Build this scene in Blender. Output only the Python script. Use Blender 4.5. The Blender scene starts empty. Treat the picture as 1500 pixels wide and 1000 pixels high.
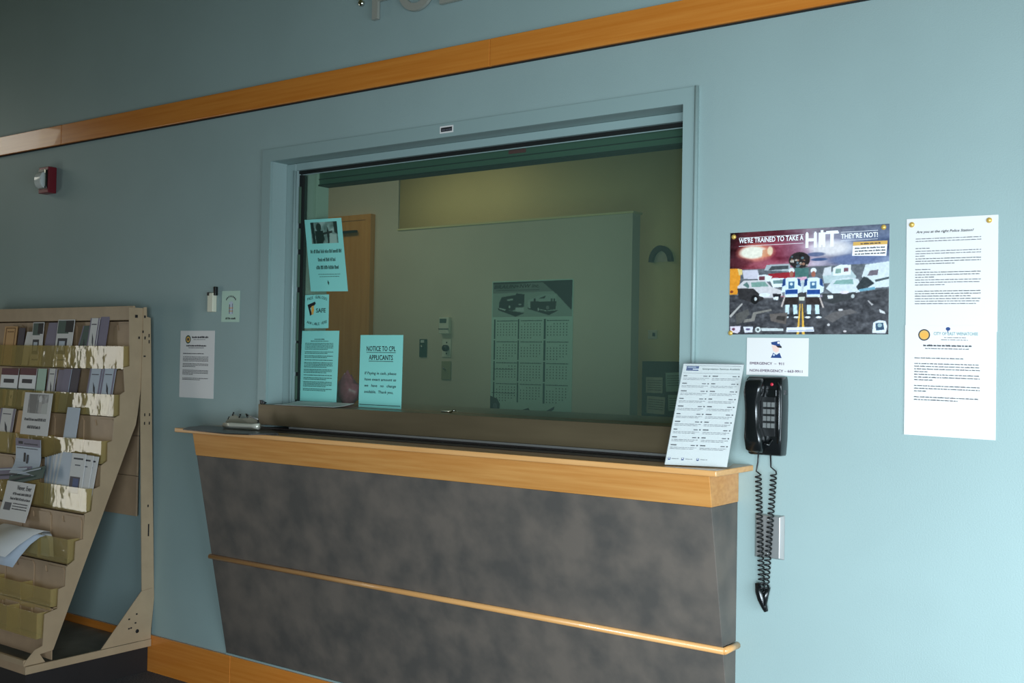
import bpy, bmesh, math, random
import numpy as np
from mathutils import Vector, Matrix
random.seed(7); np.random.seed(7)
SC = bpy.context.scene
C = SC.collection
PI = math.pi

# ------------------------------------------------------------------ camera
cam_d = bpy.data.cameras.new('camera'); cam = bpy.data.objects.new('camera', cam_d); C.objects.link(cam)
cam_d.sensor_width = 36.0; cam_d.lens = 1607.18/1500*36.0; cam_d.clip_start = 0.05; cam_d.clip_end = 60
def set_camera():
    yaw, pitch, roll = .632796, .018163, .017460
    f = Vector((-math.sin(yaw)*math.cos(pitch), math.cos(yaw)*math.cos(pitch), math.sin(pitch)))
    r = Vector((math.cos(yaw), math.sin(yaw), 0)); u = r.cross(f)
    r2 = r*math.cos(roll)+u*math.sin(roll); u2 = -r*math.sin(roll)+u*math.cos(roll)
    m = Matrix.Identity(4)
    for i in range(3):
        m[i][0] = r2[i]; m[i][1] = u2[i]; m[i][2] = -f[i]
    m[0][3], m[1][3], m[2][3] = 0, -2.814, 1.305
    cam.matrix_world = m
set_camera()
SC.camera = cam

# ------------------------------------------------------------------ world, lights, exposure
w = bpy.data.worlds.new('world'); SC.world = w; w.use_nodes = True
w.node_tree.nodes['Background'].inputs[0].default_value = (.75, .88, 1, 1)
w.node_tree.nodes['Background'].inputs[1].default_value = 0.6
def area(name, loc, target, sx, sy, power, col, spread=PI):
    d = bpy.data.lights.new(name, 'AREA'); d.shape = 'RECTANGLE'; d.size = sx; d.size_y = sy; d.energy = power; d.color = col
    d.spread = spread
    o = bpy.data.objects.new(name, d); C.objects.link(o); o.location = loc
    o.rotation_euler = (Vector(target)-Vector(loc)).to_track_quat('-Z', 'Y').to_euler(); return o
# daylight through the glazed entrance (right wall and the rear wall), through the window on the left, and the room's lamps
area('entrance_daylight', (1.52, -1.9, .95), (-.7, -.15, .1), 2.0, 1.5, 36, (.80, .95, 1.05), math.radians(112))
area('rear_window_daylight', (.75, -4.1, .98), (-.35, 0, .12), 1.6, 1.5, 92, (.80, .95, 1.06), math.radians(100))
area('left_window_daylight', (-6.93, -2.22, .85), (-3.9, -1.9, .9), .56, 1.5, 13.5, (1, .98, .90))
area('clerestory_daylight', (-6.93, -0.85, 2.62), (-5.0, -0.85, 1.6), 1.0, .45, 1.7, (1, .98, .80), math.radians(110))
area('office_lamp', (-4.7, 1.1, 2.82), (-4.7, 1.1, 0), 1.2, .6, 8.6, (1, .93, .84))
area('rear_office_lamp', (-4.95, 2.8, 2.82), (-4.95, 2.8, 0), 1.0, .4, 3.6, (1, .85, .62))
SC.view_settings.view_transform = 'Standard'; SC.view_settings.look = 'None'
SC.view_settings.exposure = 0.0; SC.view_settings.gamma = 1; SC.view_settings.use_curve_mapping = False
try:
    SC.cycles.use_denoising = True; SC.cycles.max_bounces = 10; SC.cycles.transparent_max_bounces = 16
    SC.cycles.caustics_reflective = False; SC.cycles.caustics_refractive = False
except Exception: pass

# ------------------------------------------------------------------ materials
def lin(c):
    c = np.array(c, float)/255.0
    return tuple(np.where(c <= .04045, c/12.92, ((c+.055)/1.055)**2.4))
MATS = {}
def mat(name, rgb, rough=.5, metal=0, spec=.5, coat=0, noise=0, nscale=8, bump=0, bscale=200, emit=0, stretch=(1, 1, 1), second=None, detail=3):
    if name in MATS: return MATS[name]
    m = bpy.data.materials.new(name); m.use_nodes = True; nt = m.node_tree; b = nt.nodes['Principled BSDF']
    col = (*lin(rgb), 1); b.inputs['Base Color'].default_value = col
    b.inputs['Roughness'].default_value = rough; b.inputs['Metallic'].default_value = metal
    b.inputs['Specular IOR Level'].default_value = spec; b.inputs['Coat Weight'].default_value = coat
    if emit:
        b.inputs['Emission Color'].default_value = col; b.inputs['Emission Strength'].default_value = emit
    if noise or second:
        tc = nt.nodes.new('ShaderNodeTexCoord'); mp = nt.nodes.new('ShaderNodeMapping'); mp.inputs['Scale'].default_value = stretch
        n = nt.nodes.new('ShaderNodeTexNoise'); n.inputs['Scale'].default_value = nscale; n.inputs['Detail'].default_value = detail
        nt.links.new(tc.outputs['Object'], mp.inputs[0]); nt.links.new(mp.outputs[0], n.inputs['Vector'])
        r = nt.nodes.new('ShaderNodeValToRGB'); r.color_ramp.elements[0].position = .35; r.color_ramp.elements[1].position = .65
        if second: c2 = lin(second)
        else: c2 = [min(1, x*(1+noise)) for x in lin(rgb)]
        c1 = lin(rgb) if second else [x*(1-noise) for x in lin(rgb)]
        r.color_ramp.elements[0].color = (*c1, 1); r.color_ramp.elements[1].color = (*c2, 1)
        nt.links.new(n.outputs['Fac'], r.inputs[0]); nt.links.new(r.outputs[0], b.inputs['Base Color'])
    if bump:
        tc = nt.nodes.new('ShaderNodeTexCoord'); n = nt.nodes.new('ShaderNodeTexNoise'); n.inputs['Scale'].default_value = bscale
        bp = nt.nodes.new('ShaderNodeBump'); bp.inputs['Strength'].default_value = bump; bp.inputs['Distance'].default_value = .002
        nt.links.new(tc.outputs['Object'], n.inputs['Vector']); nt.links.new(n.outputs['Fac'], bp.inputs['Height']); nt.links.new(bp.outputs[0], b.inputs['Normal'])
    MATS[name] = m; return m
def glassy(name, tint, body, fac, rough=.05, wavy=0):
    m = bpy.data.materials.new(name); m.use_nodes = True; nt = m.node_tree; nt.nodes.clear()
    out = nt.nodes.new('ShaderNodeOutputMaterial'); t = nt.nodes.new('ShaderNodeBsdfTransparent'); t.inputs[0].default_value = (*lin(tint), 1)
    last = t.outputs[0]
    if body is not None:
        d = nt.nodes.new('ShaderNodeBsdfDiffuse'); d.inputs[0].default_value = (*lin(body), 1)
        mx = nt.nodes.new('ShaderNodeMixShader'); mx.inputs[0].default_value = fac
        nt.links.new(last, mx.inputs[1]); nt.links.new(d.outputs[0], mx.inputs[2]); last = mx.outputs[0]
    g = nt.nodes.new('ShaderNodeBsdfGlossy'); g.inputs['Roughness'].default_value = rough
    fr0 = nt.nodes.new('ShaderNodeFresnel'); fr0.inputs[0].default_value = 1.5
    geo = nt.nodes.new('ShaderNodeNewGeometry'); fr = nt.nodes.new('ShaderNodeMath'); fr.operation = 'MULTIPLY'; inv = nt.nodes.new('ShaderNodeMath'); inv.operation = 'SUBTRACT'; inv.inputs[0].default_value = 1.0
    nt.links.new(geo.outputs['Backfacing'], inv.inputs[1]); nt.links.new(inv.outputs[0], fr.inputs[1]); nt.links.new(fr0.outputs[0], fr.inputs[0])   # reflect at the entry face only
    mx = nt.nodes.new('ShaderNodeMixShader'); nt.links.new(fr.outputs[0], mx.inputs[0]); nt.links.new(last, mx.inputs[1]); nt.links.new(g.outputs[0], mx.inputs[2])
    if wavy:
        tc = nt.nodes.new('ShaderNodeTexCoord'); n = nt.nodes.new('ShaderNodeTexNoise'); n.inputs['Scale'].default_value = 14
        bp = nt.nodes.new('ShaderNodeBump'); bp.inputs['Strength'].default_value = wavy; bp.inputs['Distance'].default_value = .01
        nt.links.new(tc.outputs['Object'], n.inputs['Vector']); nt.links.new(n.outputs['Fac'], bp.inputs['Height']); nt.links.new(bp.outputs[0], g.inputs['Normal'])
    nt.links.new(mx.outputs[0], out.inputs[0]); MATS[name] = m; return m

M_wall = mat('teal_wall_paint', (148, 168, 166), .55, spec=.35, noise=.025, nscale=3, bump=.25, bscale=260)
M_frame = mat('teal_frame_paint', (144, 165, 163), .35, spec=.5)
M_wood = mat('maple_wood', (193, 131, 66), .3, coat=.35, second=(206, 148, 82), nscale=6, stretch=(.6, 9, 14), detail=5)
M_wood2 = mat('orange_maple_rail', (206, 122, 44), .26, coat=.5, second=(216, 136, 56), nscale=5, stretch=(.5, 9, 16), detail=5)
M_nose = mat('maple_edge', (214, 156, 94), .3, coat=.3, second=(224, 170, 110), nscale=6, stretch=(.6, 9, 14))
M_lam = mat('dark_mottled_laminate', (80, 76, 72), .5, spec=.4, second=(104, 95, 87), nscale=9, detail=6)
M_bronze = mat('brown_metal', (108, 96, 74), .36, metal=.45, noise=.12, nscale=5, stretch=(.4, 3, 3))
M_inlay = mat('dark_counter_inlay', (46, 42, 40), .35, noise=.1)
M_steel = mat('brushed_steel', (176, 176, 174), .42, metal=.75)
M_chrome = mat('bright_chrome', (215, 215, 205), .18, metal=1)
M_clip = mat('silver_clip', (222, 220, 204), .25, metal=.3)
M_clip2 = mat('grey_clip_plate', (150, 148, 132), .4, metal=.3)
M_black = mat('black_plastic', (16, 19, 20), .22, spec=.6)
M_blackr = mat('black_rubber', (18, 20, 21), .45)
M_darkgap = mat('black_gasket', (12, 16, 15), .6)
M_cream = mat('cream_painted_metal', (178, 154, 124), .45, spec=.4, noise=.05, nscale=12, bump=.1, bscale=90)
M_cream2 = mat('cream_rack_panel', (176, 148, 118), .5, noise=.05, nscale=14)
M_hole_shade = mat('dark_hole_and_shade', (25, 22, 20), .8)
M_plinth = mat('dark_plinth', (34, 30, 30), .6, noise=.1)
M_tray = mat('grey_brown_tray', (120, 112, 98), .55, noise=.2, nscale=9)
M_carpet = mat('grey_carpet', (92, 92, 94), .95, second=(60, 60, 62), nscale=160, bump=1, bscale=300)
M_paper = mat('white_paper', (222, 219, 216), .55, spec=.3)
M_mint = mat('mint_paper', (142, 220, 210), .55, spec=.3)
M_mint2 = mat('pale_mint_paper', (182, 208, 190), .55, spec=.3)
M_ink = mat('black_ink', (28, 28, 32), .6)
M_ink2 = mat('grey_ink', (52, 52, 60), .6)
M_ink3 = mat('light_grey_ink', (84, 84, 92), .6)
M_inkg = mat('dark_green_ink', (40, 74, 66), .6)
M_inkp = mat('purple_grey_ink', (84, 58, 84), .6)
M_white = mat('white_ink', (244, 244, 246), .5)
M_blue = mat('blue_ink', (38, 66, 120), .5)
M_teal = mat('teal_ink', (70, 130, 136), .5)
M_gold = mat('gold_ink', (214, 168, 88), .5)
M_orange = mat('orange_ink', (232, 165, 70), .5)
M_yellow = mat('yellow_ink', (222, 190, 90), .5)
M_brass = mat('brass_pin', (226, 186, 96), .25, metal=.35)
M_sky2 = mat('pale_blue_paper', (186, 196, 208), .5)
M_tan = mat('tan_paper', (205, 160, 105), .55)
M_maroon = mat('maroon_ink', (96, 40, 52), .55)
M_violet = mat('violet_grey_ink', (128, 120, 140), .55)
M_dviolet = mat('dark_violet_ink', (70, 62, 74), .55)
M_dgreen = mat('dark_green_print', (70, 92, 84), .55)
M_offw = mat('offwhite_office_wall', (204, 192, 168), .7, noise=.03, nscale=2)
M_offw2 = mat('cream_office_wall', (222, 206, 150), .7, noise=.03, nscale=2)
M_door = mat('oak_door', (212, 142, 62), .4, coat=.2, second=(224, 156, 76), nscale=4, stretch=(9, 9, .6), detail=5)
M_ceil = mat('ceiling_olive_bounce', (124, 124, 76), .8)  # unseen ceiling, olive like the room walls to tint their bounced light
M_room = mat('olive_room_wall', (118, 122, 74), .8)
M_red = mat('alarm_red', (122, 30, 42), .35)
M_lens = mat('clear_strobe_lens', (225, 232, 230), .1, spec=.8)
M_letter = mat('brushed_letter_metal', (172, 172, 162), .4, metal=.25)
M_pink = mat('pink_plastic', (205, 110, 128), .4, spec=.5, noise=.15, nscale=30)
M_clearw = mat('milky_plastic', (200, 205, 196), .3)
M_creamp = mat('cream_plastic', (214, 212, 190), .45)
M_khaki = mat('khaki_plate', (150, 150, 112), .4)
M_dkroom = mat('dark_pinboard', (62, 56, 44), .8)
M_key = mat('grey_key', (112, 114, 112), .35)
M_ledred = mat('red_mark', (190, 40, 60), .4)
M_brown = mat('brown_card', (122, 86, 52), .8)
M_green_rail = mat('dark_green_rail', (72, 96, 80), .5)
M_paleg = mat('pale_green_jamb', (206, 212, 200), .5)
M_glass = glassy('green_tinted_glass', (230, 240, 234), (150, 190, 176), .05, .01)
M_pocket = glassy('yellowed_clear_acrylic', (246, 240, 222), (228, 208, 146), .27, .08, wavy=.35)
M_acr = glassy('clear_acrylic', (250, 252, 252), (235, 238, 240), .06, .05)
M_pic = bpy.data.materials.new('printed_colours'); M_pic.use_nodes = True
_a = M_pic.node_tree.nodes.new('ShaderNodeVertexColor'); _a.layer_name = 'Col'
M_pic.node_tree.links.new(_a.outputs[0], M_pic.node_tree.nodes['Principled BSDF'].inputs['Base Color'])
M_pic.node_tree.nodes['Principled BSDF'].inputs['Roughness'].default_value = .4

# ------------------------------------------------------------------ helpers
def root_loc(o):
    v = Vector((0, 0, 0))
    while o is not None: v += Vector(o.location); o = o.parent
    return v
def thing(name, label, cat, loc, group=None, kind=None):
    o = bpy.data.objects.new(name, None); C.objects.link(o); o.location = loc; o.empty_display_size = .05
    if label: o['label'] = label
    if cat: o['category'] = cat
    if group: o['group'] = group
    if kind: o['kind'] = kind
    return o
def tag(o, label, cat, group=None):
    o['label'] = label; o['category'] = cat
    if group: o['group'] = group
    return o
class MB:
    """collects world-space faces, then links them as ONE mesh object"""
    def __init__(s): s.v = []; s.f = []; s.m = []; s.mats = []; s.smooth = []
    def _mi(s, m):
        if m not in s.mats: s.mats.append(m)
        return s.mats.index(m)
    def add(s, vs, fs, m, smooth=False):
        b = len(s.v); k = s._mi(m); s.v += [tuple(x) for x in vs]
        for f in fs: s.f.append([b+i for i in f]); s.m.append(k); s.smooth.append(smooth)
        return s
    def box(s, a, b, m):
        x0, y0, z0 = a; x1, y1, z1 = b
        x0, x1 = sorted((x0, x1)); y0, y1 = sorted((y0, y1)); z0, z1 = sorted((z0, z1))
        vs = [(x0, y0, z0), (x1, y0, z0), (x1, y1, z0), (x0, y1, z0), (x0, y0, z1), (x1, y0, z1), (x1, y1, z1), (x0, y1, z1)]
        return s.add(vs, [(0, 3, 2, 1), (4, 5, 6, 7), (0, 1, 5, 4), (1, 2, 6, 5), (2, 3, 7, 6), (3, 0, 4, 7)], m)
    def prism(s, pts, axis, a, b, m):
        """extrude polygon pts (2-D, other two axes in order) along axis from a to b"""
        n = len(pts)
        def mk(p, t):
            return {'x': (t, p[0], p[1]), 'y': (p[0], t, p[1]), 'z': (p[0], p[1], t)}[axis]
        vs = [mk(p, a) for p in pts]+[mk(p, b) for p in pts]
        fs = [tuple(range(n)), tuple(range(2*n-1, n-1, -1))]+[(i, i+n, (i+1) % n+n, (i+1) % n) for i in range(n)]
        return s.add(vs, fs, m)
    def tube(s, pts, r, m, seg=8, cap=True):
        pts = [Vector(p) for p in pts]; n = len(pts); rr = r if isinstance(r, (list, tuple)) else [r]*n
        vs = []; fs = []
        t = (pts[1]-pts[0]).normalized(); a = t.orthogonal().normalized()
        for i, p in enumerate(pts):
            t2 = (pts[min(i+1, n-1)]-pts[max(i-1, 0)]).normalized(); a = (a-t2*a.dot(t2)).normalized(); b = t2.cross(a)
            for k in range(seg):
                an = 2*PI*k/seg; vs.append(p+(a*math.cos(an)+b*math.sin(an))*rr[i])
        for i in range(n-1):
            for k in range(seg): fs.append((i*seg+k, i*seg+(k+1) % seg, (i+1)*seg+(k+1) % seg, (i+1)*seg+k))
        if cap: fs += [tuple(range(seg-1, -1, -1)), tuple(range((n-1)*seg, n*seg))]
        return s.add(vs, fs, m, True)
    def dome(s, c, axis, r, h, m, seg=14, rings=4):
        """half ellipsoid on a disc at c, bulging along axis"""
        c = Vector(c); ax = Vector(axis).normalized(); a = ax.orthogonal().normalized(); b = ax.cross(a); vs = []; fs = []
        for i in range(rings+1):
            t = i/rings*PI/2*.97
            for k in range(seg):
                an = 2*PI*k/seg; vs.append(c+(a*math.cos(an)+b*math.sin(an))*r*math.cos(t)+ax*h*math.sin(t))
        for i in range(rings):
            for k in range(seg): fs.append((i*seg+k, i*seg+(k+1) % seg, (i+1)*seg+(k+1) % seg, (i+1)*seg+k))
        fs.append(tuple(range(rings*seg, rings*seg+seg)))
        return s.add(vs, fs, m, True)
    def build(s, name, parent=None, label=None, bevel=0, bseg=2, origin=None):
        if parent is not None: o0 = root_loc(parent)
        elif origin is not None: o0 = Vector(origin)
        else:
            A = np.array(s.v); o0 = Vector(((A[:, 0].min()+A[:, 0].max())/2, (A[:, 1].min()+A[:, 1].max())/2, A[:, 2].min()))
        me = bpy.data.meshes.new(name); me.from_pydata([tuple(Vector(p)-o0) for p in s.v], [], s.f)
        for m in s.mats: me.materials.append(m)
        me.polygons.foreach_set('material_index', s.m); me.polygons.foreach_set('use_smooth', s.smooth); me.update()
        o = bpy.data.objects.new(name, me); C.objects.link(o)
        if parent is not None: o.parent = parent
        else: o.location = o0
        bm = bmesh.new(); bm.from_mesh(me); bmesh.ops.recalc_face_normals(bm, faces=bm.faces); bm.to_mesh(me); bm.free()
        if label: o['label'] = label
        if bevel:
            b = o.modifiers.new('bevel', 'BEVEL'); b.width = bevel; b.segments = bseg; b.limit_method = 'ANGLE'; b.angle_limit = math.radians(40)
            for p in me.polygons: p.use_smooth = True
            wn = o.modifiers.new('wn', 'WEIGHTED_NORMAL'); wn.keep_sharp = True
        return o
def struct(o): o['kind'] = 'structure'; return o

_gc = {}
def glyphs(s, bold=0.0, shear=0.0):
    k = (s, bold, shear)
    if k in _gc: return _gc[k]
    cu = bpy.data.curves.new('t', 'FONT'); cu.body = s; cu.size = 1; cu.resolution_u = 2; cu.shear = shear; cu.fill_mode = 'FRONT'
    o = bpy.data.objects.new('t', cu); C.objects.link(o)
    dg = bpy.context.evaluated_depsgraph_get(); me = bpy.data.meshes.new_from_object(o.evaluated_get(dg))
    vs = [(v.co.x, v.co.y) for v in me.vertices]; fs = [tuple(p.vertices) for p in me.polygons]
    bpy.data.objects.remove(o); bpy.data.curves.remove(cu); bpy.data.meshes.remove(me)
    if not vs: vs = [(0, 0)]
    x0 = min(v[0] for v in vs); x1 = max(v[0] for v in vs)
    vs = [(v[0]-x0, v[1], 0) for v in vs]
    bold *= 1.5
    if bold:      # heavier strokes: the glyph laid down again a little to the side and up
        n = len(vs); base = list(vs); f0 = list(fs)
        for q, (dx, dy) in enumerate(((bold*1.6, 0), (bold*.8, bold*1.2))):
            k0 = len(vs); vs += [(a+dx, b_+dy, (q+1)*6e-5) for a, b_, _ in base]; fs += [tuple(i+k0 for i in f) for f in f0]
        x1 += bold*1.6
    _gc[k] = (vs, fs, x1-x0); return _gc[k]
class Sheet:
    """a flat sheet frame: O = top-left corner, U right, V down, N towards viewer, size w x h (metres)"""
    def __init__(s, O, U, V, w, h, n=None):
        s.O = Vector(O); s.U = Vector(U).normalized(); s.V = Vector(V).normalized(); s.N = s.V.cross(s.U).normalized() if n is None else Vector(n).normalized()
        s.w = w; s.h = h; s.k = 0; s.mb = MB(); s.bend = None
    def p(s, x, y, d=0):
        q = s.O+s.U*x+s.V*y+s.N*d
        if s.bend: q = q+s.N*s.bend(x/s.w, y/s.h)
        return q
    def body(s, m, t=.0006):
        b = MB(); nx = 1; ny = 12 if s.bend else 1
        vs = []; fs = []
        for d in (0, -t):
            for j in range(ny+1):
                for i in range(nx+1): vs.append(s.p(s.w*i/nx, s.h*j/ny, d))
        K = (nx+1)*(ny+1)
        for j in range(ny):
            for i in range(nx):
                a = j*(nx+1)+i; fs.append((a, a+1, a+nx+2, a+nx+1)); fs.append((a+K, a+K+nx+1, a+K+nx+2, a+K+1))
            a = j*(nx+1); fs.append((a, a+nx+1, a+nx+1+K, a+K)); a += nx; fs.append((a, a+K, a+nx+1+K, a+nx+1))
        for i in range(nx):
            fs.append((i, i+K, i+1+K, i+1)); a = ny*(nx+1)+i; fs.append((a, a+1, a+1+K, a+K))
        return b.add(vs, fs, m)
    def poly(s, pts, m, d=.0004):
        s.k += 1; dd = d+s.k*1e-6
        s.mb.add([s.p(x, y, dd) for x, y in pts], [tuple(range(len(pts)))], m); return s
    def rect(s, x0, y0, x1, y1, m, d=.0004): return s.poly([(x0, y0), (x1, y0), (x1, y1), (x0, y1)], m, d)
    def ell(s, cx, cy, rx, ry, m, d=.0004, n=18): return s.poly([(cx+rx*math.cos(2*PI*i/n), cy+ry*math.sin(2*PI*i/n)) for i in range(n)], m, d)
    def text(s, t, x, y, size, m, width=None, align='l', bold=0, shear=0, rot=0, d=.0007):
        """x,y = left/centre and BASELINE, size = cap height; width stretches to fit"""
        vs, fs, wd = glyphs(t, bold, shear); sc = size/.7; sx = sc if width is None else width/wd
        ww = wd*sx; ox = {'l': 0, 'c': -ww/2, 'r': -ww}[align]; s.k += 1; dd = d+s.k*1e-6
        cr, sr = math.cos(rot), math.sin(rot)
        P = []
        for a, b, z_ in vs:
            X = a*sx+ox; Y = -b*sc; P.append(s.p(x+X*cr-Y*sr, y+X*sr+Y*cr, dd+z_))
        s.mb.add(P, fs, m); return s
    def greek(s, x0, x1, y, hgt, m, d=.0004, seed=0, last=1.0, slope=0):
        """one line of text too small to read: word-sized dashes"""
        rnd = random.Random(seed); x = x0; end = x0+(x1-x0)*last; hgt = hgt*1.3
        while x < end-.001:
            wl = min(rnd.uniform(.003, .014), end-x); xe = x+wl; lw = max(.0011, hgt*.45)
            while x < xe:
                t_ = y+slope*(x-x0)+hgt*rnd.choice((0, .2, .25, .25, .1)); s.poly([(x, t_), (x+lw, t_), (x+lw, y+hgt), (x, y+hgt)], m, d); x += lw+.0003
            x += .0016
        return s
    def scrawl(s, x0, x1, y, hgt, m, seed=0, d=.0006):
        """a line of bold condensed letters blurred past reading"""
        rnd = random.Random(seed); x = x0; n = 0; wl = rnd.randint(3, 8)
        while x < x1:
            a = hgt*rnd.choice((.0, .0, .28, .3)); wd = rnd.uniform(.0016, .0030)
            s.rect(x, y+a, x+wd, y+hgt, m, d)
            if rnd.random() < .5: s.rect(x+wd, y+a+hgt*.1, x+wd+.0015, y+a+hgt*.3, m, d)
            x += wd+.0013; n += 1
            if n >= wl: n = 0; wl = rnd.randint(3, 8); x += .0028
        return s
    def para(s, x0, x1, y, n, pitch, hgt, m, last=.6, seed=0, slope=0):
        for i in range(n): s.greek(x0, x1, y+i*pitch, hgt, m, seed=seed+i*7, last=last if i == n-1 else 1, slope=slope)
        return y+n*pitch
    def done(s, parent, name='printed_text'):
        if not s.mb.v: return None
        o = s.mb.build(name, parent); o['kind'] = 'stuff'; return o
    def picture(s, x0, y0, x1, y1, img, parent, name='printed_picture', d=.0003):
        H, W, _ = img.shape; vs = [s.p(x0+(x1-x0)*i/W, y0+(y1-y0)*j/H, d) for j in range(H+1) for i in range(W+1)]
        fs = [(j*(W+1)+i, (j+1)*(W+1)+i, (j+1)*(W+1)+i+1, j*(W+1)+i+1) for j in range(H) for i in range(W)]
        o0 = root_loc(parent); me = bpy.data.meshes.new(name); me.from_pydata([tuple(v-o0) for v in vs], [], fs)
        me.materials.append(M_pic); ca = me.color_attributes.new('Col', 'FLOAT_COLOR', 'CORNER')
        L = img.reshape(-1, 3)/255.0; L = np.where(L <= .04045, L/12.92, ((L+.055)/1.055)**2.4)
        arr = np.ones((len(fs)*4, 4), np.float32); arr[:, :3] = np.repeat(L, 4, axis=0); ca.data.foreach_set('color', arr.ravel())
        o = bpy.data.objects.new(name, me); C.objects.link(o); o.parent = parent; return o
class Paint:
    def __init__(s, W, H, bg, fx=None, ss=2):
        s.W, s.H, s.ss = W, H, ss; s.a = np.zeros((H*ss, W*ss, 3)); s.a[:] = bg
        s.u, s.v = np.meshgrid((np.arange(W*ss)+.5)/(W*ss), (np.arange(H*ss)+.5)/(H*ss)); s.fx = fx or (lambda x, y: (x, y))
    def mix(s, mask, col, al=1):
        mask = mask.astype(float)*al; s.a = s.a*(1-mask[..., None])+np.array(col, float)*mask[..., None]
    def poly(s, pts, col, al=1):
        P = [s.fx(x, y) for x, y in pts]; ins = np.zeros(s.u.shape, bool); n = len(P)
        for i in range(n):
            x0, y0 = P[i]; x1, y1 = P[(i+1) % n]
            if y0 == y1: continue
            ins ^= ((y0 > s.v) != (y1 > s.v)) & (s.u < (x1-x0)*(s.v-y0)/(y1-y0)+x0)
        s.mix(ins, col, al); return s
    def ell(s, cx, cy, rx, ry, col, al=1, soft=0):
        x0, y0 = s.fx(cx-rx, cy); x1, _ = s.fx(cx+rx, cy); _, ya = s.fx(cx, cy-ry); xc, yb = s.fx(cx, cy+ry)
        d = ((s.u-(x0+x1)/2)/max(1e-6, abs(x1-x0)/2))**2+((s.v-(ya+yb)/2)/max(1e-6, abs(yb-ya)/2))**2
        s.mix(np.clip((1-d)/soft, 0, 1) if soft else (d < 1), col, al); return s
    def noise(s, amp, fx, fy, seed, mask=None):
        rs = np.random.RandomState(seed); H, W = s.u.shape; n = np.zeros((H, W))
        for o in range(3):
            gx, gy = int(fx*2**o)+2, int(fy*2**o)+2; g = rs.rand(gy+1, gx+1)*2-1
            X = s.u*(gx-1); Y = s.v*(gy-1); i = X.astype(int); j = Y.astype(int); a = X-i; b = Y-j
            n += (g[j, i]*(1-a)*(1-b)+g[j, i+1]*a*(1-b)+g[j+1, i]*(1-a)*b+g[j+1, i+1]*a*b)/2**o
        if mask is not None: n = n*mask
        s.a = np.clip(s.a+n[..., None]*amp, 0, 255); return s
    def img(s):
        k = s.ss; return s.a.reshape(s.H, k, s.W, k, 3).mean((1, 3))
def wall_sheet(x0, z1, wd, h, y=-.002, roll=0):
    """sheet on a wall facing -y with top-left corner (x0, y, z1)"""
    return Sheet((x0, y, z1), (math.cos(roll), 0, math.sin(roll)), (math.sin(roll), 0, -math.cos(roll)), wd, h, n=(0, -1, 0))

# ================================================================== SETTING
WX0, WX1, WZ0, WZ1 = -3.207, -1.463, 1.04, 2.049     # window opening in the wall
b = MB(); XL, XR, ZT = -7.0, 1.6, 3.1; T = .2
b.box((XL, 0, 0), (WX0, T, ZT), M_wall).box((WX1, 0, 0), (XR, T, ZT), M_wall).box((WX0, 0, 0), (WX1, T, WZ0), M_wall).box((WX0, 0, WZ1), (WX1, T, ZT), M_wall)
struct(b.build('wall_front', origin=(0, 0, 0)))
struct(MB().box((XL, -4.3, -.05), (XR, 0, 0), M_carpet).build('floor', origin=(0, 0, 0)))
struct(MB().box((XL, -4.3, ZT), (XR, .2, ZT+.05), M_ceil).build('ceiling', origin=(0, 0, ZT)))
# rear, left and right walls with their window openings (never in view, they close the lobby)
b = MB(); b.box((XL, -4.3, 0), (-.1, -4.2, ZT), M_room).box((-.1, -4.3, 1.78), (XR, -4.2, ZT), M_room).box((-.1, -4.3, 0), (XR, -4.2, .18), M_room)
struct(b.build('wall_back', origin=(0, -4.2, 0)))
b = MB(); b.box((XR, -4.2, 1.9), (XR+.1, .2, ZT), M_room).box((XR, -4.2, 0), (XR+.1, -3.0, 1.9), M_room).box((XR, -.8, 0), (XR+.1, .2, 1.9), M_room)
struct(b.build('wall_right', origin=(XR, -2, 0)))
b = MB(); b.box((XL-.1, -4.2, 0), (XL, .2, .08), M_room).box((XL-.1, -4.2, .08), (XL, -2.55, ZT), M_room).box((XL-.1, -1.9, .08), (XL, .2, 2.38), M_room).box((XL-.1, -2.55, 1.65), (XL, -1.36, ZT), M_room)
b.box((XL-.1, -1.36, 2.86), (XL, .2, ZT), M_room).box((XL-.1, -.34, 2.38), (XL, .2, 2.86), M_room)
struct(b.build('wall_left', origin=(XL, -2, 0)))
# baseboard
b = MB().box((XL, -.014, 0), (-3.376, -.0005, .15), M_wood2).build('baseboard_front', bevel=.002); struct(b)
b = MB().box((-3.374, -.014, 0), (XR, -.0005, .15), M_wood2).build('baseboard_front', bevel=.002); struct(b)
# timber picture rail in boards, with a dark strip painted in as the shadow under their edge
rail = thing('trim_1', None, None, (-3, -.01, 2.258), kind='structure')
for x0, x1 in ((XL+.01, -4.617), (-4.615, -2.16), (-2.158, .3), (.302, XR-.01)):
    MB().box((x0, -.02, 2.258), (x1, -.0005, 2.347), M_wood2).build('rail_board', rail, bevel=.002)
MB().box((XL+.01, -.010, 2.2545), (XR-.01, -.0006, 2.2575), M_hole_shade).build('shadow_strip', rail)

# ------------------------------------------------------------------ window
win = thing('window_1', None, None, ((WX0+WX1)/2, 0, 1.128), kind='structure')
cx0, cx1, cz1 = -3.253, -1.417, 2.095
b = MB(); e = .012
b.box((cx0, -e, 1.04), (WX0, -.0004, cz1), M_frame); MBR = b
b.box((WX1, -e, 1.04), (cx1, -.0004, cz1), M_frame).box((WX0, -e, WZ1), (WX1, -.0004, cz1), M_frame)
b.build('casing', win)
b = MB(); b.tube([(cx1-.003, -.013, 1.04), (cx1-.003, -.013, cz1)], .006, M_frame, 10); b.build('corner_bead', win)
b = MB()   # inner frame face at y .07-.1 around the pane
b.box((WX0, .07, 1.12), (-3.155, .098, WZ1-.0005), M_frame).box((WX1+.0, .07, 1.12), (WX1-.04, .098, WZ1-.0005), M_frame).box((-3.155, .07, 2.021), (WX1-.04, .098, WZ1-.0005), M_frame)
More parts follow.
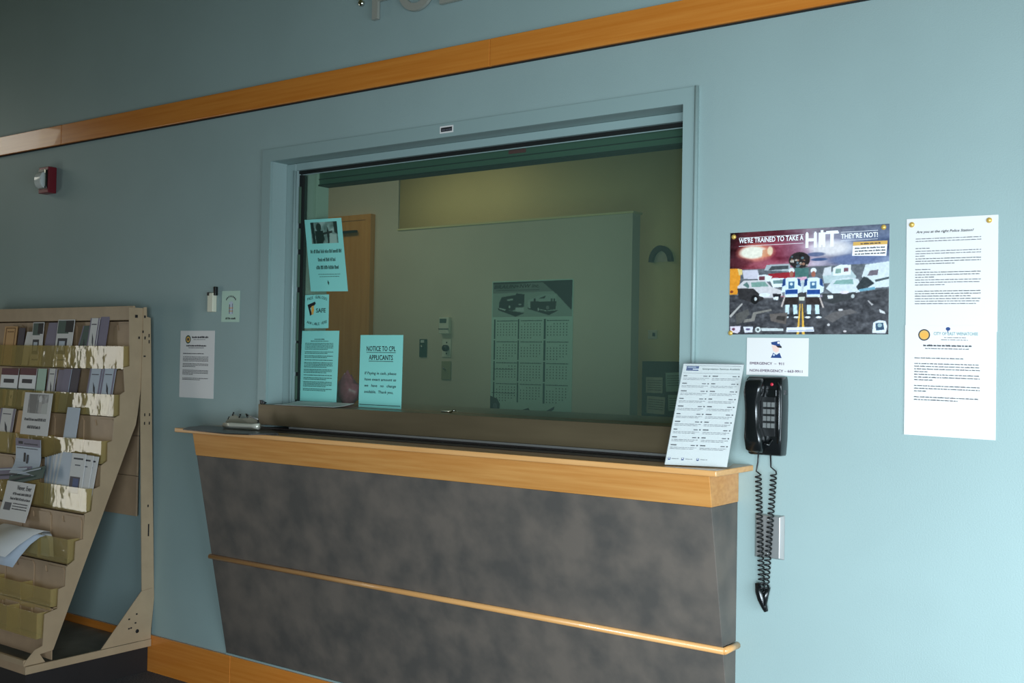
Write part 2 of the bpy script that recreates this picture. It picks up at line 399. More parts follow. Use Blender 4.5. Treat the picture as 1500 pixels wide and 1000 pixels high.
b.build('inner_frame', win, bevel=.003)
b = MB(); b.tube([(-3.158, .068, 1.128), (-3.158, .068, 2.02)], .006, M_frame, 10); b.build('frame_bead', win)
MB().box((-3.154, .085, 2.010), (WX1-.041, .112, 2.0208), M_darkgap).build('top_gasket', win)
MB().box((-3.154, .0985, 2.0068), (WX1-.041, .101, 2.0096), M_frame).build('pane_edge', win)
MB().box((-3.1545, .088, 1.128), (-3.139, .115, 2.0058), M_darkgap).build('side_channel', win)
for z0, z1 in ((1.145, 1.235), (1.25, 1.36), (1.37, 1.555), (1.575, 1.70), (1.72, 1.80), (1.82, 1.96)):
    MB().box((-3.151, .083, z0), (-3.142, .0878, z1), M_green_rail).build('channel_strip', win)
MB().box((-3.1385, .101, 1.1285), (WX1-.0005, .106, 2.0098), M_glass).build('pane', win)
MB().box((WX0+.002, .125, 1.128), (-3.10, .19, 2.045), M_paleg).build('inner_jamb', win)
b = MB(); b.box((-3.13, .14, 1.972), (WX1-.02, .19, 2.046), M_green_rail); b.box((-3.13, .136, 1.99), (WX1-.02, .1398, 1.993), M_darkgap); b.box((-3.13, .134, 1.966), (WX1-.02, .19, 1.9715), M_darkgap)
b.build('head_rail', win)
MB().box((-2.19, .1335, 2.0), (-2.12, .1365, 2.013), M_red).build('rail_label', win, label='small dull red label')
# label on the casing
t = thing('door_sticker', 'tiny white sticker with dark letters on the teal head of the window frame', 'sticker', (-2.341, -.0125, 2.06))
s = wall_sheet(-2.369, 2.086, .058, .024, -.0132); s.body(M_paper).build('paper', t)
s.rect(.005, .005, .053, .019, M_ink); s.greek(.009, .05, .009, .006, M_ink3, d=.0008); s.done(t)

# ------------------------------------------------------------------ office behind the glass
struct(MB().box((-7, .2, -.05), (-.3, 3.6, 0), M_carpet).build('floor', origin=(-3, 1, 0)))
struct(MB().box((-7, .2, 2.9), (-.3, 3.6, 2.95), M_ceil).build('ceiling', origin=(-3, 1, 2.9)))
struct(MB().box((-7.1, .2, 0), (-7, 3.6, 2.9), M_offw).build('wall_office_left', origin=(-7, 1, 0)))
struct(MB().box((-.3, .2, 0), (-.2, 3.6, 2.9), M_offw).build('wall_office_right', origin=(-.3, 1, 0)))
struct(MB().box((-7, 3.4, 0), (-.3, 3.5, 2.9), M_offw2).build('wall_office_back', origin=(-3, 3.4, 0)))
b = MB(); b.box((-7, 2.2, 0), (-4.562, 2.212, 2.9), M_offw); b.box((-4.562, 2.2, 0), (-2.904, 2.28, 2.097), M_offw)
struct(b.build('wall_partition', origin=(-4, 2.2, 0)))
b = MB().box((-4.562, 2.192, 2.097), (-2.896, 2.288, 2.107), M_offw2); struct(b.build('trim_2'))
# door with closer
d = thing('door_1', None, None, (-5.2, 2.19, 0), kind='structure')
MB().box((-5.66, 2.165, .01), (-4.80, 2.198, 2.175), M_door).build('door_leaf', d)
b = MB(); b.box((-4.80, 2.16, 0), (-4.755, 2.1995, 2.21), M_door).box((-5.71, 2.16, 0), (-5.66, 2.1995, 2.21), M_door).box((-5.66, 2.16, 2.176), (-4.80, 2.1995, 2.21), M_door); b.build('door_frame', d)
MB().box((-5.30, 2.12, 2.088), (-5.06, 2.163, 2.13), M_blackr).box((-5.1, 2.135, 2.097), (-4.86, 2.155, 2.112), M_blackr).build('door_closer', d, bevel=.004)
# thermostat, dimmer and switches
t = thing('thermostat', 'beige thermostat above the knob plate on the office partition', 'thermostat', (-4.161, 2.199, 1.461))
MB().box((-4.199, 2.172, 1.461), (-4.123, 2.1995, 1.56), M_creamp).build('body', t, bevel=.004)
MB().box((-4.19, 2.1702, 1.525), (-4.14, 2.1725, 1.55), M_dgreen).build('display', t); MB().box((-4.199, 2.169, 1.488), (-4.123, 2.1722, 1.492), M_ink2).build('seam', t)
def plate(name, label, cat, x0, x1, z0, z1, m, y=2.1995):
    t = thing(name, label, cat, ((x0+x1)/2, y, z0)); MB().box((x0, y-.006, z0), (x1, y, z1), m).build('plate', t, bevel=.002); return t
t = plate('dimmer_switch', 'bright wall plate with a round dark knob below the thermostat', 'switch', -4.188, -4.120, 1.324, 1.430, M_creamp)
b = MB(); b.tube([(-4.150, 2.193, 1.377), (-4.150, 2.17, 1.377)], .019, M_blackr, 16); b.build('knob', t)
for z in (1.345, 1.41): MB().dome((-4.152, 2.1935, z), (0, -1, 0), .005, .002, M_ink).build('screw', t)
t = plate('toggle_switch', 'khaki metal switch plate lowest under the thermostat', 'switch', -4.190, -4.118, 1.191, 1.300, M_khaki)
b = MB(); b.tube([(-4.16, 2.194, 1.248), (-4.163, 2.176, 1.262)], .006, M_chrome, 8); b.build('toggle', t)
t = plate('key_switch', 'dark green narrow switch plate left of the knob plate', 'switch', -4.366, -4.308, 1.322, 1.430, M_inkg)
MB().box((-4.352, 2.189, 1.408), (-4.326, 2.1937, 1.424), M_clearw).build('label_window', t)
b = MB(); b.tube([(-4.338, 2.194, 1.38), (-4.34, 2.178, 1.39)], .006, M_chrome, 8); b.build('toggle', t)
# wall calendar
cal = thing('wall_calendar', 'large wall calendar with two trucks and twelve months pinned on the office partition', 'calendar', (-3.545, 2.199, .90))
s = wall_sheet(-3.823, 1.762, .556, .86, 2.198); s.body(M_mint2).build('paper', cal)
def fcal(x, y):
    u = (x-80)/1360; yt = 95-32*u; return u, (y-yt)/(735-yt+0)
p = Paint(110, 50, (150, 168, 155), fcal)
p.poly([(80, 95), (1440, 60), (1440, 260), (80, 300)], (120, 130, 122)).ell(300, 150, 330, 110, (88, 98, 92), .8, soft=.8)
p.poly([(930, 85), (1445, 62), (1430, 620), (1190, 330)], (40, 42, 46)); p.poly([(1100, 75), (1445, 60), (1440, 85), (80, 130), (80, 100)], (38, 42, 42))
p.poly([(200, 460), (240, 370), (480, 330), (500, 300), (640, 320), (630, 550), (480, 600), (420, 620), (190, 560)], (38, 42, 46))
p.poly([(335, 405), (440, 398), (440, 430), (335, 438)], (165, 180, 170)); p.poly([(175, 570), (340, 610), (500, 640), (640, 665), (490, 730), (180, 605)], (34, 38, 38)); p.poly([(200, 565), (310, 600), (300, 620), (200, 585)], (200, 210, 200))
p.poly([(480, 560), (620, 560), (640, 640), (480, 625)], (180, 195, 185)); p.ell(350, 570, 34, 50, (30, 32, 34)); p.ell(380, 548, 18, 26, (190, 200, 190)); p.ell(560, 505, 26, 14, (180, 185, 180))
p.poly([(700, 430), (760, 400), (870, 350), (960, 320), (1190, 320), (1170, 450), (700, 460)], (160, 180, 168)); p.poly([(740, 455), (1180, 455), (1165, 600), (900, 640), (740, 570)], (40, 42, 40))
p.poly([(700, 560), (1000, 640), (1215, 620), (1060, 710), (700, 590)], (36, 40, 40)); p.ell(870, 590, 26, 50, (28, 30, 30)); p.ell(876, 600, 12, 30, (200, 205, 200)); p.ell(1035, 570, 30, 36, (120, 125, 120)); p.poly([(880, 400), (1000, 350), (980, 400)], (30, 34, 34))
for x in (800, 1085, 1130): p.poly([(x, 400), (x+25, 400), (x+25, 455), (x, 455)], (36, 38, 38))
p.poly([(890, 595), (1010, 618), (1010, 632), (890, 610)], (180, 190, 182)); p.poly([(700, 470), (740, 440), (745, 580), (710, 575)], (175, 190, 180))
s.picture(.006, .006, .55, .205, p.img(), cal)
s.text('BRAUN', .014, .043, .020, M_ink, width=.155, bold=.012, shear=.25, d=.001); s.text('NW inc.', .195, .041, .020, M_ink, width=.135, bold=.012, shear=.25, d=.001)
s.rect(.17, .03, .188, .034, M_ink, .001).rect(.177, .025, .181, .039, M_ink, .001); s.greek(.03, .33, .052, .003, M_ink2, d=.001)
for c, x in enumerate((.018, .187, .365)):
    for r in range(4):
        y = .218+r*.119; s.rect(x, y, x+(.010, .009, .013)[c], y+.112, M_inkg)
        s.greek(x+.02, x+.165, y+.006, .0045, M_inkg, seed=r*3+c)
        for j in range(5+(r+c) % 2):
            for i in range(7):
                if (j == 0 and i < (r*2+c) % 5) or (j == 5 and i > 3) or (j == 4 and i > 5 and r % 2): continue
                s.rect(x+.024+i*.021, y+.024+j*.0155, x+.0295+i*.021, y+.0305+j*.0155, M_inkg)
s.rect(.018, .50, .16, .503, M_ink).rect(.01, .635, .17, .638, M_ink)
s.poly([(0, .655), (.05, .67), (.07, .70), (.065, .75), (0, .75)], M_ink).ell(.035, .715, .016, .02, M_ink3, .0006)
s.poly([(.13, .73), (.145, .735), (.145, .755), (.13, .752)], M_ink).poly([(.155, .742), (.165, .744), (.165, .757), (.155, .755)], M_ink).poly([(.2, .735), (.27, .715), (.3, .755), (.285, .757), (.265, .73), (.2, .75)], M_ink).poly([(.385, .73), (.445, .70), (.44, .718), (.4, .742), (.42, .757), (.39, .757)], M_ink2)
s.done(cal)
# pale document holder strip beside calendar, hood, outlet, pin board, chair at the far right
t = thing('wall_sconce', 'dark arched hood on the rear office wall beyond the partition end', 'hood', (-3.378, 3.39, 1.955))
b = MB(); n = 14; R1, R0 = .083, .055; vs = []; fs = []
prof = [(-R1*math.cos(PI*i/n), R1*math.sin(PI*i/n)*1.25) for i in range(n+1)]; prof2 = [(-R0*math.cos(PI*i/n), R0*math.sin(PI*i/n)*1.25) for i in range(n+1)]
pts = [(-3.376+a, 1.957+c) for a, c in prof]+[(-3.376+a, 1.957+c) for a, c in reversed(prof2)]
b.prism(pts, 'y', 3.365, 3.399, M_blackr); b.build('hood', t)
MB().prism([(-3.376+a, 1.957+c) for a, c in prof2], 'y', 3.392, 3.3985, M_offw).build('inner_plate', t)
t = plate('outlet_plate', 'cream outlet plate with one dark socket on the rear office wall', 'outlet', -3.47, -3.405, 1.465, 1.522, M_creamp, 3.3995)
MB().box((-3.435, 3.390, 1.482), (-3.417, 3.3937, 1.505), M_hole_shade).build('socket', t)
t = thing('pin_board', 'dark pin board low on the rear office wall at the window edge', 'board', (-3.2, 3.399, .96))
MB().box((-3.5, 3.38, .96), (-2.85, 3.3995, 1.322), M_dkroom).build('board', t)
for i, (x, z, wd, h, a) in enumerate(((-3.47, 1.22, .12, .10, 0), (-3.33, 1.25, .13, .12, .05), (-3.46, 1.10, .13, .11, -.04), (-3.31, 1.11, .11, .10, .03))):
    s = wall_sheet(x, z, wd, h, 3.379, a); q = s.body(M_mint2 if i % 2 else M_creamp, .0005).build('pinned_note')
    tag(q, ['square note upper left on the dark pin board', 'larger note upper right on the dark pin board', 'wide note lower left on the dark pin board', 'small note lower right on the dark pin board'][i], 'note'); q['group'] = 'notes on the pin board'
    for k in range(5): s.greek(.01, wd-.01, .018+k*.015, .004, M_ink2, seed=k+i*5, d=.0004)
    s.done(q)
# office counter under the pane, and a black chair back
MB_ = MB().box((-3.25, .2, 1.085), (-.9, .62, 1.12), M_bronze); o = MB_.build('office_counter', bevel=.003); tag(o, 'dull brown worktop on the office side of the window', 'worktop')
ch = thing('office_chair', 'black office chair whose backrest rises behind the pane at right', 'chair', (-2.30, 1.75, 0))
b = MB(); n = 8; vs = []; fs = []
for i in range(n+1):
    t_ = i/n; z = .62+.56*t_; hw = .23*(1-.75*max(0, t_-.45)**1.3*1.6); y = 1.85+.10*t_
    for (dx, dy) in ((-1, 0), (-.6, .035), (.6, .035), (1, 0), (.6, -.03), (-.6, -.03)): vs.append((-2.30+dx*hw, y+dy, z))
for i in range(n):
    for k in range(6): fs.append((i*6+k, i*6+(k+1) % 6, i*6+6+(k+1) % 6, i*6+6+k))
fs += [tuple(range(5, -1, -1)), tuple(range(n*6, n*6+6))]
b.add(vs, fs, M_blackr, True).build('backrest', ch)
MB().box((-2.54, 1.42, .44), (-2.06, 1.88, .50), M_blackr).build('seat', ch, bevel=.02)
b = MB(); b.tube([(-2.3, 1.86, .46), (-2.3, 1.91, .7)], .02, M_blackr); b.build('back_bracket', ch)
b = MB(); b.tube([(-2.3, 1.65, .06), (-2.3, 1.65, .44)], .025, M_blackr); b.build('gas_column', ch)
for k in range(5):
    a = 2*PI*k/5+.3; b = MB(); b.tube([(-2.3, 1.65, .09), (-2.3+.28*math.cos(a), 1.65+.28*math.sin(a), .055)], [.022, .014], M_blackr); lg = b.build('leg', ch)
    b = MB(); b.tube([(-2.3+.28*math.cos(a), 1.635+.28*math.sin(a), .027), (-2.3+.28*math.cos(a), 1.665+.28*math.sin(a), .027)], .027, M_blackr, 12); b.build('caster', lg)
# pink bag in a clear pouch behind the glass
t = thing('pink_bag', 'crumpled pink plastic bag standing behind the glass beside the notice', 'bag', (-3.05, .27, 1.12))
bm = bmesh.new(); bmesh.ops.create_icosphere(bm, subdivisions=3, radius=1)
rs = random.Random(4)
from mathutils import noise as mn
mb = MB(); vs = []
for v in bm.verts:
    c = v.co; k = 1+.28*mn.noise(c*2.3)+.12*mn.noise(c*6)
    x, y, z = c.x*.05*k, c.y*.035*k, c.z*.062*k
    if z > .02: x *= .75; x += -.012
    vs.append((-3.048+x, .27+y, max(1.1203, 1.182+z)))
mb.add(vs, [[v.index for v in f.verts] for f in bm.faces], M_pink, True).build('bag_body', t); bm.free()
mb = MB(); vs = [(-3.083, .27, 1.235), (-3.048, .262, 1.262), (-3.031, .27, 1.225), (-3.063, .285, 1.215)]
mb.add(vs, [(0, 1, 2, 3), (3, 2, 1, 0)], M_pink).build('knotted_top', t)
o = MB().box((-3.150, .24, 1.1203), (-3.108, .30, 1.20), M_clearw).build('tissue_box'); tag(o, 'small milky white box beside the pink bag behind the glass', 'box')

# ================================================================== LEDGE AND SERVICE COUNTER
led = thing('transaction_ledge', 'brown metal ledge standing under the window pane along the counter', 'ledge', (-2.3, 0, 1.036))
MB().box((-3.226, -.03, 1.0505), (-1.44, -.0008, 1.1275), M_bronze).box((WX0+.001, -.0008, 1.0505), (WX1-.001, .2, 1.1275), M_bronze).build('ledge_body', led, bevel=.0015)
MB().box((-3.05, -.036, 1.0425), (-1.44, -.0008, 1.0500), M_steel).build('steel_lip', led, bevel=.001, label='thin bright steel lip')
MB().box((-3.226, -.028, 1.0362), (-1.44, -.0008, 1.0422), M_inlay).build('foot_strip', led)
o = MB().box((-3.232, -.02, 1.128), (-3.219, -.002, 1.142), M_black).box((-3.215, -.02, 1.128), (-3.207, -.004, 1.137), M_black).build('rubber_stop', bevel=.002); tag(o, 'tiny black rubber stop at the left end of the brown ledge', 'stop')
b = MB(); b.tube([(-2.40, .06, 1.131), (-2.36, .06, 1.131), (-2.34, .055, 1.137)], .0035, M_chrome, 6); o = b.build('window_latch'); tag(o, 'tiny bright metal latch on the ledge right of the notice', 'latch')
# loose white sheet on the ledge
s = Sheet((-3.13, .078, 1.1283), (1, 0, 0), (0, -1, 0), .30, .112, n=(0, 0, 1)); s.bend = lambda u, v: .0008+.011*(1-v)*(1-v)+.002*u
o = s.body(M_paper, .0008).build('paper_sheet'); tag(o, 'loose white sheet lying flat on the left end of the brown ledge', 'paper')

cnt = thing('service_counter', 'wall-hung wedge counter with maple top and dark mottled front', 'counter', (-2.35, -.1, .157))
YF, YT, YB = -.232, 0, 0
MB().box((-3.46, YF, 1.018), (-1.238, -.0005, 1.034), M_nose).build('countertop', cnt, bevel=.003)
MB().box((-3.23, -.118, 1.0338), (-1.43, -.03, 1.0356), M_inlay).build('dark_inlay', cnt, label='dark strip set in the countertop')
# body wedge: front face runs from y=-.181 at z 1.018 back to the wall at z .157
def yf(z): return -.0015-(.181-.0015)*(z-.157)/(1.018-.157)
xa, xb = -3.41, -1.285
def wedge(z0, z1, m, name, off=0, label=None, inset=0):
    y0, y1 = yf(z0)-off, yf(z1)-off
    b = MB(); b.prism([(min(y0, -.001), z0), (-.0005, z0), (-.0005, z1), (y1, z1)], 'x', xa-off+inset, xb+off-inset, m); return b.build(name, cnt, label, bevel=.0015)
wedge(.930, 1.0178, M_wood, 'apron', .004, 'maple apron board')
wedge(.5475, .9297, M_lam, 'upper_panel', .002)
wedge(.157, .5298, M_lam, 'lower_panel', .002)
b = MB(); z = .5386; y = yf(z)
pts = [(xa-.008, -.004, z), (xa-.008, y-.006, z), (xb+.008, y-.006, z), (xb+.008, -.004, z)]
def halfround(p, m):
    q = []
    for (x, yy, zz) in p: q.append(Vector((x, yy, zz)))
    b.tube(q[1:3], .0095, m, 10); b.tube([q[0], q[1]], .0095, m, 10); b.tube([q[2], q[3]], .0095, m, 10)
halfround(pts, M_nose); b.build('nosing_rail', cnt, label='thin half-round maple rail')
MB().box((xa-.0005, -.006, .150), (xb+.0005, -.0008, .1565), M_frame).build('bottom_strip', cnt, label='pale blue strip along the bottom')

# clipboard with clip on the counter's left end
cb = thing('clipboard', 'black clipboard with a silver clip lying on the left end of the counter', 'clipboard', (-3.2, -.15, 1.0345))
q = [(-3.44, -.11), (-3.14, -.045), (-2.93, -.19), (-2.975, -.285), (-3.06, -.318), (-3.33, -.292), (-3.42, -.20)]
MB().prism(q, 'z', 1.0346, 1.0385, M_inlay).build('board', cb, bevel=.001)
b = MB(); b.tube([(-3.26, -.16, 1.0515), (-3.22, -.16, 1.0525), (-3.11, -.155, 1.0545), (-3.078, -.153, 1.0545)], [.0095, .0098, .008, .0115], M_clip, 12); b.build('clip_roll', cb)
b = MB(); b.add([(-3.30, -.135, 1.040), (-3.12, -.12, 1.040), (-3.12, -.11, 1.062), (-3.17, -.105, 1.085), (-3.23, -.105, 1.074), (-3.27, -.11, 1.090), (-3.30, -.115, 1.07)], [(0, 1, 2, 3, 4, 5, 6)], M_clip2)
b.build('clip_plate', cb)
for x, z, dx in ((-3.297, 1.066, -.004), (-3.272, 1.084, -.004), (-3.235, 1.078, -.006), (-3.187, 1.08, .01), (-3.127, 1.06, .004)):
    b = MB(); b.tube([(x, -.114, z), (x-dx, -.111, z+.013)], .0028, M_black, 6); b.build('clip_tip', cb)
b = MB(); b.tube([(-3.205, -.108, 1.092), (-3.135, -.108, 1.076)], .003, M_steel, 6); b.build('clip_wire', cb)

# ================================================================== WALL LETTERS
def letter(ch, x, strokes, label):
    b = MB(); h = .172; z0 = 2.497
    for st in strokes:
        if st[0] == 'r': b.box((x+st[1], -.024, z0+st[2]), (x+st[3], -.012, z0+st[4]), M_letter)
        else:
            _, cx, cz, rx, rz, a0, a1, tk = st; n = 26; pts = []
            for i in range(n+1):
                a = a0+(a1-a0)*i/n; pts.append((x+cx+rx*math.cos(a), z0+cz+rz*math.sin(a)))
            inn = [(x+cx+(rx-tk)*math.cos(a0+(a1-a0)*i/n), z0+cz+(rz-tk)*math.sin(a0+(a1-a0)*i/n)) for i in range(n+1)]
            for i in range(n): b.prism([pts[i], pts[i+1], inn[i+1], inn[i]], 'y', -.024, -.012, M_letter)
    o = b.build('sign_letter'); tag(o, label, 'letter', 'raised letters above the timber rail')
    p_ = MB(); r = strokes[0]
    px, pz = (x+r[1]+.012, z0+.09) if r[0] == 'r' else (x+r[1]-r[3]+.012, z0+r[2])
    p_.tube([(px, -.013, pz), (px, -.0005, pz)], .004, M_steel, 6); p_.build('standoff', o)
k = .026
letter('P', -2.682, [('r', 0, 0, k, .172), ('r', k, .146, .06, .172), ('r', k, .062, .06, .088), ('e', .06, .117, .055, .055, -PI/2, PI/2, k)], 'raised metal letter P, first of the word on the upper wall')
letter('O', -2.562, [('e', .083, .086, .083, .089, 0, 2*PI, k)], 'raised round metal letter O cut off by the top of the photo')
letter('L', -2.373, [('r', 0, 0, k, .172), ('r', k, 0, .092, k)], 'raised metal letter L over the middle of the timber rail')
letter('I', -2.258, [('r', 0, 0, k, .172)], 'raised metal letter I with only its foot tip in view')
o = MB().dome((-2.752, -.010, 2.573), (0, -1, 0), .012, .006, M_chrome); o.tube([(-2.752, -.0005, 2.573), (-2.752, -.0105, 2.573)], .0115, M_chrome, 12); o = o.build('standoff_pin'); tag(o, 'small bright round pin left of the letter P', 'pin')
o = MB(); o.tube([(-2.768, -.0005, 2.592), (-2.768, -.010, 2.592)], .006, M_chrome, 10); o = o.build('standoff_pin'); tag(o, 'smallest dark pin at the top edge left of the letter P', 'pin')

# ================================================================== SMALL WALL THINGS
al = thing('fire_alarm', 'red fire alarm strobe high on the wall at left', 'alarm', (-4.72, 0, 2.04))
MB().box((-4.758, -.042, 2.04), (-4.677, -.0005, 2.160), M_red).build('body', al, bevel=.003)
MB().box((-4.755, -.0445, 2.058), (-4.683, -.0422, 2.148), M_black).build('bezel', al)
b = MB(); pts = [(-.0445, 2.062), (-.0445, 2.140), (-.060, 2.130), (-.068, 2.112), (-.068, 2.086), (-.060, 2.07)]; b.prism(pts, 'x', -4.752, -4.70, M_lens); b.build('strobe_lens', al, bevel=.003)
MB().box((-4.696, -.05, 2.07), (-4.69, -.0447, 2.145), M_chrome).build('side_strip', al)

def sheet_thing(name, label, cat, s, m, group=None, t=.0006):
    o = s.body(m, t).build(name); tag(o, label, cat, group); return o
# letter-size notice on the left wall
s = wall_sheet(-3.742, 1.4065, .2165, .2705, -.0015, 0)
o = sheet_thing('notice_sheet', 'white sheet with a round seal taped to the wall beside the brochure rack', 'notice', s, M_paper)
s.ell(.05, .035, .017, .017, M_inkg).ell(.05, .035, .012, .012, M_gold).ell(.05, .035, .006, .006, M_ink2)
s.greek(.075, .175, .022, .006, M_ink2, seed=1).greek(.085, .16, .034, .002, M_ink3, seed=2).greek(.04, .165, .057, .005, M_ink2, seed=3).greek(.055, .15, .067, .0025, M_ink3, seed=4).greek(.02, .15, .090, .003, M_ink2, seed=5)
y = s.para(.02, .18, .104, 4, .0055, .0022, M_ink2, 1, 10); y = s.para(.02, .18, .132, 3, .0055, .0022, M_ink2, .5, 20); s.para(.02, .18, .158, 4, .0055, .0022, M_ink2, .4, 30); s.para(.02, .18, .190, 2, .0055, .0022, M_ink2, .7, 40)
s.done(o)
# small mint notice
s = wall_sheet(-3.487, 1.563, .108, .122, -.0015, -.01)
o = sheet_thing('small_notice', 'small pale green notice with a bottle drawing beside the frame', 'notice', s, M_mint2)
for i in range(8):
    a = PI*(.15+.7*i/7); s.rect(.056-.03*math.cos(a)-.003, .040-.022*math.sin(a), .056-.03*math.cos(a)+.002, .047-.022*math.sin(a), M_ink2)
s.poly([(.044, .048), (.052, .042), (.064, .042), (.07, .05), (.07, .092), (.044, .092)], M_sky2).rect(.044, .066, .070, .069, M_orange).rect(.044, .078, .07, .081, M_gold).rect(.046, .053, .05, .09, M_ink2).rect(.064, .05, .067, .09, M_ink3)
s.scrawl(.026, .085, .104, .008, M_ink, seed=4); s.done(o)
# cream holder with marker
t = thing('key_holder', 'small cream box with black top hung left of the green notice', 'holder', (-3.52, -.001, 1.477))
MB().box((-3.552, -.022, 1.480), (-3.518, -.0005, 1.556), M_creamp).build('body', t, bevel=.003)
MB().box((-3.522, -.018, 1.545), (-3.508, -.004, 1.580), M_black).build('black_clip', t, bevel=.002); MB().box((-3.552, -.023, 1.545), (-3.54, -.0205, 1.558), M_black).build('black_corner', t)

# ------------------------------------------------------------------ papers on the pane (taped to the lobby side)
YP = .1
s = Sheet((-3.135, YP, 1.834), (.9995, 0, -.03), (.03+.018*6/2, 0, -1), .207, .279, n=(0, -1, 0))
s.V = Vector((.155, 0, -1)).normalized(); s.U = Vector((1, 0, -.02)).normalized(); s.w = .197
o = sheet_thing('flyer_sheet', 'mint flyer with a dark photo, uppermost on the left of the pane', 'flyer', s, M_mint)
p = Paint(48, 32, (120, 150, 140)); p.noise(40, 8, 4, 3)
p.poly([(0, 0), (.12, 0), (.16, 1), (.05, 1)], (30, 50, 45)).ell(.3, .25, .1, .2, (40, 60, 52)).poly([(.15, .4), (.45, .4), (.5, .8), (.42, 1), (.18, 1)], (34, 52, 46)).poly([(.62, .2), (.68, .5), (.66, 1), (.62, 1), (.6, .5)], (30, 44, 40)).poly([(.45, .5), (.8, .42), (.8, .52), (.45, .6)], (36, 52, 46)).poly([(.86, 0), (1, 0), (1, .6), (.88, .5)], (36, 56, 50)).poly([(.7, .55), (.95, .6), (.95, 1), (.68, 1)], (150, 180, 168))
s.picture(.03, .012, .172, .095, p.img(), o)
for i, (y, a, c) in enumerate(((.118, .018, .182), (.150, .055, .148), (.180, .042, .160))):
    s.scrawl(a, c, y, .014, M_inkg, seed=i*5+1)
s.greek(.05, .165, .212, .002, M_inkg, seed=8).greek(.055, .16, .221, .002, M_inkg, seed=9); s.poly([(.098, .236), (.104, .246), (.100, .256), (.095, .246)], M_inkg); s.done(o)
s = wall_sheet(-3.123, 1.545, .129, .127, YP)
o = sheet_thing('gunlock_notice', 'small mint notice with a pistol drawing between two larger sheets on glass', 'notice', s, M_mint)
for i, chh in enumerate('FREE GUNLOCKS'):
    u = i/12; s.text(chh, .014+.1*u, .022-.008*math.sin(PI*u), .010, M_inkg, rot=.25*(u-.5)*2*.6, bold=.01)
for i, chh in enumerate('AVAILABLE HERE'):
    u = i/13; s.text(chh, .012+.104*u, .108+.008*math.sin(PI*u), .010, M_inkg, rot=-.25*(u-.5)*2*.6, bold=.01)
s.poly([(.015, .038), (.055, .026), (.06, .034), (.05, .042), (.03, .05), (.04, .075), (.03, .08), (.022, .055)], M_ink).poly([(.035, .045), (.05, .04), (.048, .075), (.038, .075)], M_gold).text('SAFE', .062, .068, .016, M_inkg, width=.052, bold=.02)
s.ell(.046, .058, .006, .008, M_orange, .0008); s.done(o)
s = wall_sheet(-3.135, 1.408, .199, .268, YP, 0); s.V = Vector((-.03, 0, -1)).normalized()
o = sheet_thing('rules_sheet', 'mint sheet filled with small print at the lower left of the pane', 'notice', s, M_mint)
s.greek(.07, .125, .030, .003, M_inkg, seed=1).greek(.05, .145, .037, .0025, M_inkg, seed=2); y = .046
for i, n in enumerate((5, 2, 2, 1, 4, 3, 1, 2, 4, 2)): y = s.para(.02, .172, y, n, .0055, .0024, M_inkg, .8 if n > 1 else 1, i*31)+.0045
s.done(o)
s = wall_sheet(-2.825, 1.392, .209, .2635, YP-.001, 0); s.V = Vector((-.012, 0, -1)).normalized()
o = sheet_thing('applicant_notice', 'mint notice headed NOTICE TO CPL APPLICANTS standing at the pane bottom', 'notice', s, M_mint)
s.text('NOTICE TO CPL', .1045, .058, .0175, M_ink, width=.142, align='c', bold=.015).rect(.033, .062, .176, .064, M_ink)
s.text('APPLICANTS', .1045, .090, .0175, M_ink, width=.118, align='c', bold=.015).rect(.045, .094, .164, .096, M_ink)
for i, tx in enumerate(('If Paying in cash, please', 'have exact amount as', 'we   have   no   change', 'available.  Thank you,')):
    s.text(tx, .027, .143+i*.0225, .0098, M_ink, width=(.155, .155, .155, .142)[i], bold=.012, shear=.15)
s.rect(.004, .252, .205, .2545, M_inkg); s.done(o)

# ------------------------------------------------------------------ HIT poster
po = thing('wall_poster', 'wide glossy poster with two players and wrecked road, pinned right of the window', 'poster', (-1.095, -.001, 1.39))
s = wall_sheet(-1.3155, 1.672, .4385, .2815, -.0018, 0)
s.body(M_paper).build('paper', po)
def fp(x, y):
    u = (x-82)/925.; yt = 128-56*u; return u, (y-yt)/(718-yt)
p = Paint(236, 152, (70, 72, 78), fp); U, V = p.u, p.v
def ramp(keys, t):
    ks = [k_[0] for k_ in keys]; return np.stack([np.interp(t, ks, [k_[1][c] for k_ in keys]) for c in range(3)], -1)
sky = ramp([(0, (58, 26, 34)), (.12, (120, 44, 56)), (.3, (150, 66, 84)), (.45, (140, 92, 112)), (.55, (176, 160, 176)), (.75, (150, 156, 178)), (1, (92, 104, 132))], U)
sky = sky*(1-.35*np.clip(1-V/.12, 0, 1))[..., None]
p.a = sky.copy(); p.noise(34, 5, 14, 5)
p.ell(240, 240, 130, 60, (236, 150, 120), .9, soft=.7).ell(225, 240, 95, 42, (238, 232, 214), 1, soft=.5).poly([(285, 225), (345, 215), (335, 260), (280, 268)], (214, 140, 100), .8).ell(330, 230, 20, 30, (240, 225, 190), .8, soft=.5)
p.ell(690, 215, 140, 55, (222, 216, 216), .95, soft=.8).ell(600, 250, 60, 14, (70, 84, 120), .8, soft=.5).ell(620, 280, 55, 10, (52, 76, 118), .9, soft=.5).ell(820, 280, 170, 36, (92, 106, 146), .8, soft=.6).ell(120, 300, 120, 30, (84, 30, 40), .7, soft=.6)
p.poly([(82, 345), (1010, 300), (1010, 480), (82, 500)], (96, 100, 106)); p.poly([(82, 490), (300, 500), (640, 500), (1010, 450), (1010, 722), (82, 722)], (66, 66, 70))
g = (V > .56); p.noise(20, 30, 30, 9, g); p.noise(12, 70, 60, 10, V > .33)
W = (226, 232, 236); D = (44, 48, 52); B = (30, 62, 118)
